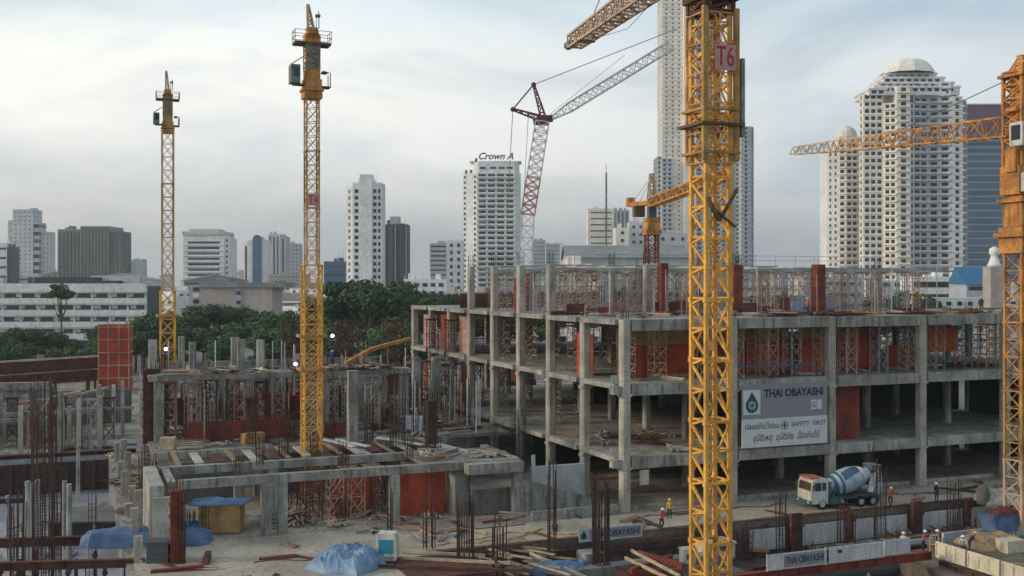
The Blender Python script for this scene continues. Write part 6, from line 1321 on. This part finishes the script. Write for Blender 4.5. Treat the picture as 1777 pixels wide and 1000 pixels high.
# ------------------------------------------------------------------ people
def person(label, p, y, z, shirt, helmet='helmet_white', pose=0, face=0.0, h=1.7, dxy=None):
    Y = (EYE - z) * F / (y - HY) if dxy is None else dxy; X = (p - CX) / F * Y
    k = h / 1.72; J = {}
    lean = .0 if pose == 0 else (.12 if pose == 1 else .38)
    V = [(0, 0, .93), (0, -lean * .4, 1.18), (0, -lean * .9, 1.40), (0, -lean * 1.0, 1.50), (0, -lean * 1.15, 1.60)]
    E_ = [(0, 1), (1, 2), (2, 3), (3, 4)]; Rr = [.15, .135, .15, .06, .10]
    def chain(start, pts, rs):
        i = start
        for q, r_ in zip(pts, rs): V.append(q); Rr.append(r_); E_.append((i, len(V) - 1)); i = len(V) - 1
    st = .12 if pose == 1 else .03
    for s_ in (-1, 1):
        f = s_ * st
        chain(0, [(s_ * .10, 0, .86), (s_ * .12, -.03 - f * .6, .48), (s_ * .12, f, .09), (s_ * .13, f - .14, .05)], [.10, .07, .045, .04])
        arm = [(s_ * .20, -lean * .9, 1.38), (s_ * .26, -lean * .7 - .02, 1.12), (s_ * .24, -lean * .8 - .16 - (.12 if pose else 0), .92 + (.1 if pose else 0)), (s_ * .23, -lean * .8 - .20 - (.16 if pose else 0), .84 + (.12 if pose else 0))]
        chain(2, arm, [.065, .045, .035, .032])
    me = bpy.data.meshes.new('person'); me.from_pydata([tuple(c * k for c in v) for v in V], E_, []); o = bpy.data.objects.new('tmp', me); C.objects.link(o)
    md = o.modifiers.new('s', 'SKIN'); sb = o.modifiers.new('d', 'SUBSURF'); sb.levels = 1; sb.render_levels = 1
    for i, sv_ in enumerate(me.skin_vertices[0].data): sv_.radius = (Rr[i] * k, Rr[i] * k); sv_.use_root = (i == 0)
    bpy.context.view_layer.update(); dg = bpy.context.evaluated_depsgraph_get(); bm_ = bpy.data.meshes.new_from_object(o.evaluated_get(dg)); bpy.data.objects.remove(o)
    bm_.materials.clear()
    for m_ in (shirt, 'trousers', 'skin'): bm_.materials.append(M[m_])
    for f in bm_.polygons:
        c = f.center / k; f.use_smooth = True
        f.material_index = 2 if c.z > 1.47 or (abs(c.x) > .17 and c.z < 1.0 + (.1 if pose else 0) and c.z > .7 and c.y < -.08) else (0 if c.z > .92 else 1)
    t = tag(link('person', bm_, None, (X, Y, z), face), label, 'person')
    hx = (0, -lean * 1.18 * k, 1.67 * k); g = MB(); g.ball((0, 0, 0), .145 * k, 12, 8, .85); g.tube((0, -.03, -.03), (0, -.03, -.005), .17 * k, n=12); link('helmet', g.mesh('helmet', helmet, True), t, hx)
    return t
person('worker in a dark red shirt walking along the road beam left of the mast', 1148, 905, .03, 'shirt_red', 'helmet_white', 1, .6, dxy=86.2)
person('worker in a red shirt standing on the beam right of the mixer truck', 1545, 898, .03, 'shirt_red', 'helmet_yellow', 1, .3, dxy=95.1)
person('worker in a dark shirt on the beam further right, beyond the truck', 1625, 893, .03, 'shirt_dark', 'helmet_white', 0, .3, dxy=97.1)
person('worker in a white shirt behind the white barrier boards', 1568, 962, -1.18, 'shirt_white', 'helmet_white', 0, 2.8)
person('worker in a pink red shirt behind the barrier boards at right', 1602, 958, -1.18, 'shirt_red', 'helmet_white', 1, .9)
person('worker in a navy shirt right of the pink shirted one', 1628, 957, -1.18, 'shirt_blue', 'helmet_white', 1, -.8)
person('worker in black bending beside a white bag at right', 1682, 960, -1.18, 'shirt_dark', 'helmet_yellow', 2, 1.2)
person('worker in pale clothes crouching right of the navy shirted one', 1672, 966, -1.18, 'shirt_white', 'helmet_white', 2, -.5)
for k, (p, y, s_, l) in enumerate(((672, 733, 'shirt_dark', 'leftmost worker of the line on the deck of the left frame'), (682, 734, 'shirt_white', 'second worker of the line on the deck of the left frame'), (705, 735, 'shirt_white', 'worker in white on the deck of the left frame'), (712, 736, 'shirt_blue', 'worker in navy beside the one in white on the frame deck'), (722, 736, 'shirt_white', 'rightmost worker of the line on the frame deck'))):
    person(l, p, y, 4.63, s_, ('helmet_white', 'helmet_yellow')[k % 2], k % 2, .3 * k)
person('worker in a blue shirt on the upper slab right of the slim yellow mast', 577, 648, 11.06, 'shirt_blue', 'helmet_white', 0, 0, dxy=113)
person('worker in a red shirt on the second floor near the right hand columns', 1665, 640, Z3 + .02, 'shirt_red', 'helmet_white', 0, 0, dxy=109)
person('worker in a yellow shirt on the road left of the yellow mast', 1162, 903, .0, 'shirt_yellow', 'helmet_yellow', 0, 0, dxy=90)
for k, (u, v) in enumerate(((37, 4), (40, 9), (24, 6), (46, 5))):
    x, y, z = W(u, v, Z4 + .02); person(['worker on the top deck near the red column form', 'worker further back on the top deck at right', 'worker on the top deck right of the tall mast', 'worker on the top deck near its right end'][k], CX + x / y * F, 540, z, ('shirt_blue', 'shirt_white', 'shirt_red', 'shirt_dark')[k], 'helmet_yellow', k % 2, k, dxy=y)

# ------------------------------------------------------------------ air
g = MB(); g.box(-3900, 4300, -900, 5400, -6, 210)
hz = link('haze', g.mesh('haze', []), None); hz['kind'] = 'stuff'
hm = bpy.data.materials.new('haze'); hm.use_nodes = True; ht = hm.node_tree; ht.nodes.clear()
ho = ht.nodes.new('ShaderNodeOutputMaterial'); hv = ht.nodes.new('ShaderNodeVolumePrincipled'); hv.inputs['Color'].default_value = (.86, .90, .95, 1); hv.inputs['Density'].default_value = .00018; hv.inputs['Anisotropy'].default_value = .2
ht.links.new(hv.outputs[0], ho.inputs['Volume']); hz.data.materials.append(hm)

# strip along the edge of the left excavation: posts, panels and heaps
for k in range(9):
    v = 3 + k * 5.2; h = random.uniform(1.2, 3.4); wall_box('concrete_post', 'concrete_light', 'pale post on the strip between the left excavation and the grey frame', 'post', -.3, .3, -.3, .3, 0, h, W(-40.2 + (k % 2) * .5, v, .02), group='pale posts beside the left excavation')
for k in range(6):
    cage(262 + k * 3 - (k % 2) * 20, 800 - k * 14, 88 + k * 5, 8, 5, 'thin bundle of rusty bars on the strip beside the left excavation', 0, th=.035)
for _ in range(20): heap(random.uniform(-40.6, -38.6), random.uniform(12, 48), .02, 'small heap of boards on the strip beside the left excavation', 'board heaps beside the left excavation')
for k in range(10):
    u = -36 + k * 2.6 + random.uniform(-.6, .6); v = 20.5 + (k * 37 % 11)
    h = random.uniform(.8, 1.7); w_ = random.uniform(.6, 1.4); wall_box(('timber_crate', 'steel_crate')[k % 2], ('timber_pale', 'red_form', 'concrete_dark', 'plywood', 'white_panel')[k % 5], 'small ' + ('pale timber', 'red steel', 'dark grey', 'brown plywood', 'white')[k % 5] + (' box on the left half' if k < 5 else ' box on the right half') + ' of the frame deck', 'box', -w_, w_, -.5, .5, 0, h, W(u, v, 4.63), GA + random.uniform(-.5, .5))

# open frame behind the left excavation
ff = thing('unfinished_building', 'low open frame of thin grey columns behind the left excavation', 'building frame', W(-72, 54), GA)
for a in range(8):
    for b in range(4):
        h = (5.6, 6.4, 4.2, 7.2, 5.6)[(a * 3 + b * 2) % 5]; g = MB(); x, y = a * 4.3, b * 6.5; g.box(x - .28, x + .28, y - .28, y + .28, 0, h); part('column', g, 'concrete_light' if (a + b) % 3 else 'concrete', ff)
for b in range(4):
    g = MB(); y = b * 6.5; g.box(-.3, 30.4 if b % 2 else 22, y - .2, y + .2, 4.2 - .55, 4.2 - .02); part('beam', g, 'concrete', ff)
for a in (0, 2, 4, 5):
    g = MB(); x = a * 4.3; g.box(x - .18, x + .18, .22, 19.2, 3.2, 3.62); part('beam', g, 'concrete', ff)
g = MB(); g.box(4.5, 17, 6.8, 12.8, 4.2, 4.4); part('floor_slab', g, 'concrete', ff)
# more columns and bars between the frame rows
for k in range(26):
    u, v = random.uniform(-36, -5), random.uniform(20.5, 46); h = random.uniform(2.2, 5.5)
    wall_box('column_stub', ('concrete_light', 'concrete', 'concrete', 'rust')[k % 4], 'slim column stub on the deck of the left frame', 'column', -.25, .25, -.25, .25, 0, h, W(u, v, 4.63), group='column stubs on the left frame deck')
for k in range(16):
    starters('rebar_cage', random.uniform(-36, -5), random.uniform(20, 34), 4.63, 'bundle of upright bars on the deck of the left frame', n=7, h=random.uniform(2, 4.2), r=.3, group='bar bundles on the left frame deck', m='rust')
for k in range(14):
    starters('rebar_cage', random.uniform(-70, -43), random.uniform(50.5, 64), .02, 'bundle of upright bars behind the left excavation', n=7, h=random.uniform(2, 5), r=.35, group='bar bundles behind the left excavation', m='rust')
for k in range(12):
    starters('rebar_cage', random.uniform(-60, -42), random.uniform(-2, 40), ZL + .02, 'bundle of upright bars in the left excavation', n=7, h=random.uniform(3, 6), r=.35, group='bar bundles in the left excavation', m='rust')
for k in range(26):
    starters('rebar_stub', random.uniform(1, 54), random.uniform(2, 45), Z4 + .03, 'thin bundle of upright bars on the top deck', n=6, h=random.uniform(1.5, 5.6), r=.25, group='thin bar bundles on the top deck', m='rust', th=.02)

for k in range(34):
    starters('rebar_cage', random.uniform(-36, -4), random.uniform(20, 40), 4.63, 'dark tangled bundle of upright bars on the deck of the left frame', n=8, h=random.uniform(2, 5), r=random.uniform(.25, .5), group='dark bar bundles on the left frame deck', m='rust_dark', splay=.25, th=.035)
for k in range(16):
    starters('rebar_cage', random.uniform(-37, -8), random.uniform(3.2, 11), 4.7 if k % 2 else .05, 'short dark bundle of upright bars at the front beams', n=7, h=random.uniform(1.2, 2.6), r=.3, group='bar bundles at the front beams', m='rust_dark', splay=.2, th=.03)
for k in range(18):
    starters('rebar_cage', random.uniform(0, 42), random.uniform(-17, -8.2), -2.6, 'bundle of upright bars in the right excavation', n=7, h=random.uniform(1.5, 3.4), r=.4, group='bar bundles in the right excavation', m='rust_dark', splay=.2, th=.035)
# low clutter: loose bars, hoses, posts
bars = []
for k in range(6):
    g = MB(); L_ = random.uniform(1.5, 4)
    for q in range(3 + k % 3): y = random.uniform(-.2, .2); g.tri((-L_ / 2, y, .05 + .04 * q), (L_ / 2, y + random.uniform(-.3, .3), .05 + .04 * q + random.uniform(0, .06)), random.choice((.04, .06, .08)))
    bars.append(g.mesh('steel_bars', ('rust', 'rust_dark', 'scaf', 'red_form', 'scaf_grey', 'timber')[k]))
def loose(n, u0, u1, v0, v1, z, label, group):
    for _ in range(n):
        o = link('steel_bars', random.choice(bars), None, W(random.uniform(u0, u1), random.uniform(v0, v1), z), random.uniform(0, 3.14)); tag(o, label, 'steel bars', group)
loose(34, -39, 48, -6.2, -1.5, .05, 'loose bundle of thin bars lying on the site road', 'loose bars on the road')
loose(12, -36, -4, -.5, 2.2, .05, 'loose bundle of thin bars in front of the left frame', 'loose bars before the left frame')
loose(4, -39.5, -30, -12, -9, .05, 'loose bundle of thin bars on the ramp', 'loose bars on the ramp')
loose(50, -37, -3, 20, 34, 4.66, 'loose bundle of bars on the deck of the left frame', 'loose bars on the left frame deck')
loose(40, 1, 54, 1, 15, Z4 + .03, 'loose bundle of bars along the top deck', 'loose bars on the top deck')
loose(24, 2, 52, 1, 7, Z3 + .03, 'loose bundle of bars on the second floor deck', 'loose bars on the second floor')
loose(40, -94, -42, 0, 48, ZL + .03, 'loose bundle of bars in the left excavation', 'loose bars in the left excavation')
loose(44, 2, 44, -18, -8.5, -2.2, 'loose bundle of bars in the right excavation', 'loose bars in the right excavation')
vp = []
for k in range(4):
    g = MB(); g.tri((0, 0, 0), (random.uniform(-.1, .1), 0, 3.4 + k * .6), .07); g.box(-.12, .12, -.12, .12, 0, .03); vp.append(g.mesh('prop', ('scaf', 'pale_red', 'scaf_grey', 'white_steel')[k]))
def props(n, u0, u1, v0, v1, z, label, group):
    for _ in range(n): tag(link('prop', random.choice(vp), None, W(random.uniform(u0, u1), random.uniform(v0, v1), z), random.uniform(0, 3)), label, 'prop', group)
props(60, -37, -4, 22, 44, 4.64, 'thin upright steel prop on the deck of the left frame', 'props on the left frame deck')
props(30, -37, -10, 27, 40, 8.4, 'thin upright prop rising through the upper level of the left frame', 'props of the left frame upper level')
props(26, -70, -42, 51, 66, .02, 'thin upright prop behind the left excavation', 'props behind the left excavation')
props(46, 1, 54, 1.2, 30, Z4 + .02, 'thin upright prop on the top deck', 'props on the top deck')
props(16, -10, -2, 20, 60, 4.64, 'thin upright prop between the two buildings', 'props between the buildings')
for k in range(9):
    pts = []; x = random.uniform(-36, 30); y = random.uniform(-5.8, -2)
    for q in range(14): pts.append(Vector(W(x, y, .08))); x += random.uniform(.3, .8); y = min(-1.6, max(-6.2, y + random.uniform(-.5, .5)))
    g = MB(); o_ = pts[0].copy()
    for q in range(13): g.tube(pts[q] - o_, pts[q + 1] - o_, .05, n=5)
    single('hose', g, ('b_dark', 'orange', 'olive')[k % 3], ('black', 'orange', 'olive')[k % 3] + ' hose snaking along the site road', 'hose', o_)

# ------------------------------------------------------------------ labels that tell the members of a row apart
ONES = 'zeroth first second third fourth fifth sixth seventh eighth ninth tenth eleventh twelfth thirteenth fourteenth fifteenth sixteenth seventeenth eighteenth nineteenth'.split()
def ordw(n):
    if n < 20: return ONES[n]
    t_, o_ = divmod(n, 10); return ({2: 'twentieth', 3: 'thirtieth', 4: 'fortieth', 5: 'fiftieth', 6: 'sixtieth', 7: 'seventieth', 8: 'eightieth', 9: 'ninetieth'}[t_] if o_ == 0 else {2: 'twenty', 3: 'thirty', 4: 'forty', 5: 'fifty', 6: 'sixty', 7: 'seventy', 8: 'eighty', 9: 'ninety'}[t_] + '-' + ONES[o_])
bylab = {}
for o in SC.objects:
    if o.parent is None and o.get('label'): bylab.setdefault(o['label'], []).append(o)
for lab, os_ in bylab.items():
    if len(os_) < 2: continue
    os_.sort(key=lambda o: o.location.y); n = len(os_); rows = 1 if n < 9 else (2 if n < 24 else (3 if n < 60 else 4))
    names = {1: [''], 2: [' of the near row', ' of the far row'], 3: [' of the near row', ' of the middle row', ' of the far row'], 4: [' of the nearest row', ' of the second row', ' of the third row', ' of the farthest row']}[rows]
    for r_ in range(rows):
        row = os_[r_ * n // rows:(r_ + 1) * n // rows]; row.sort(key=lambda o: o.location.x / max(1, o.location.y))
        for k, o in enumerate(row):
            w_ = lab.split(); tail = (ordw(k + 1) + ' from the left' + names[r_]).split()
            w_ = w_[:16 - len(tail)]
            while w_[-1] in ('the', 'a', 'of', 'on', 'in', 'and', 'before', 'behind', 'under', 'over', 'between', 'above', 'beside', 'at', 'to', 'top', 'concrete', 'long', 'left', 'building', 'right', 'yellow', 'near', 'from', 'along') and len(w_) > 4: w_.pop()
            o['label'] = ' '.join(w_) + ', ' + ' '.join(tail)
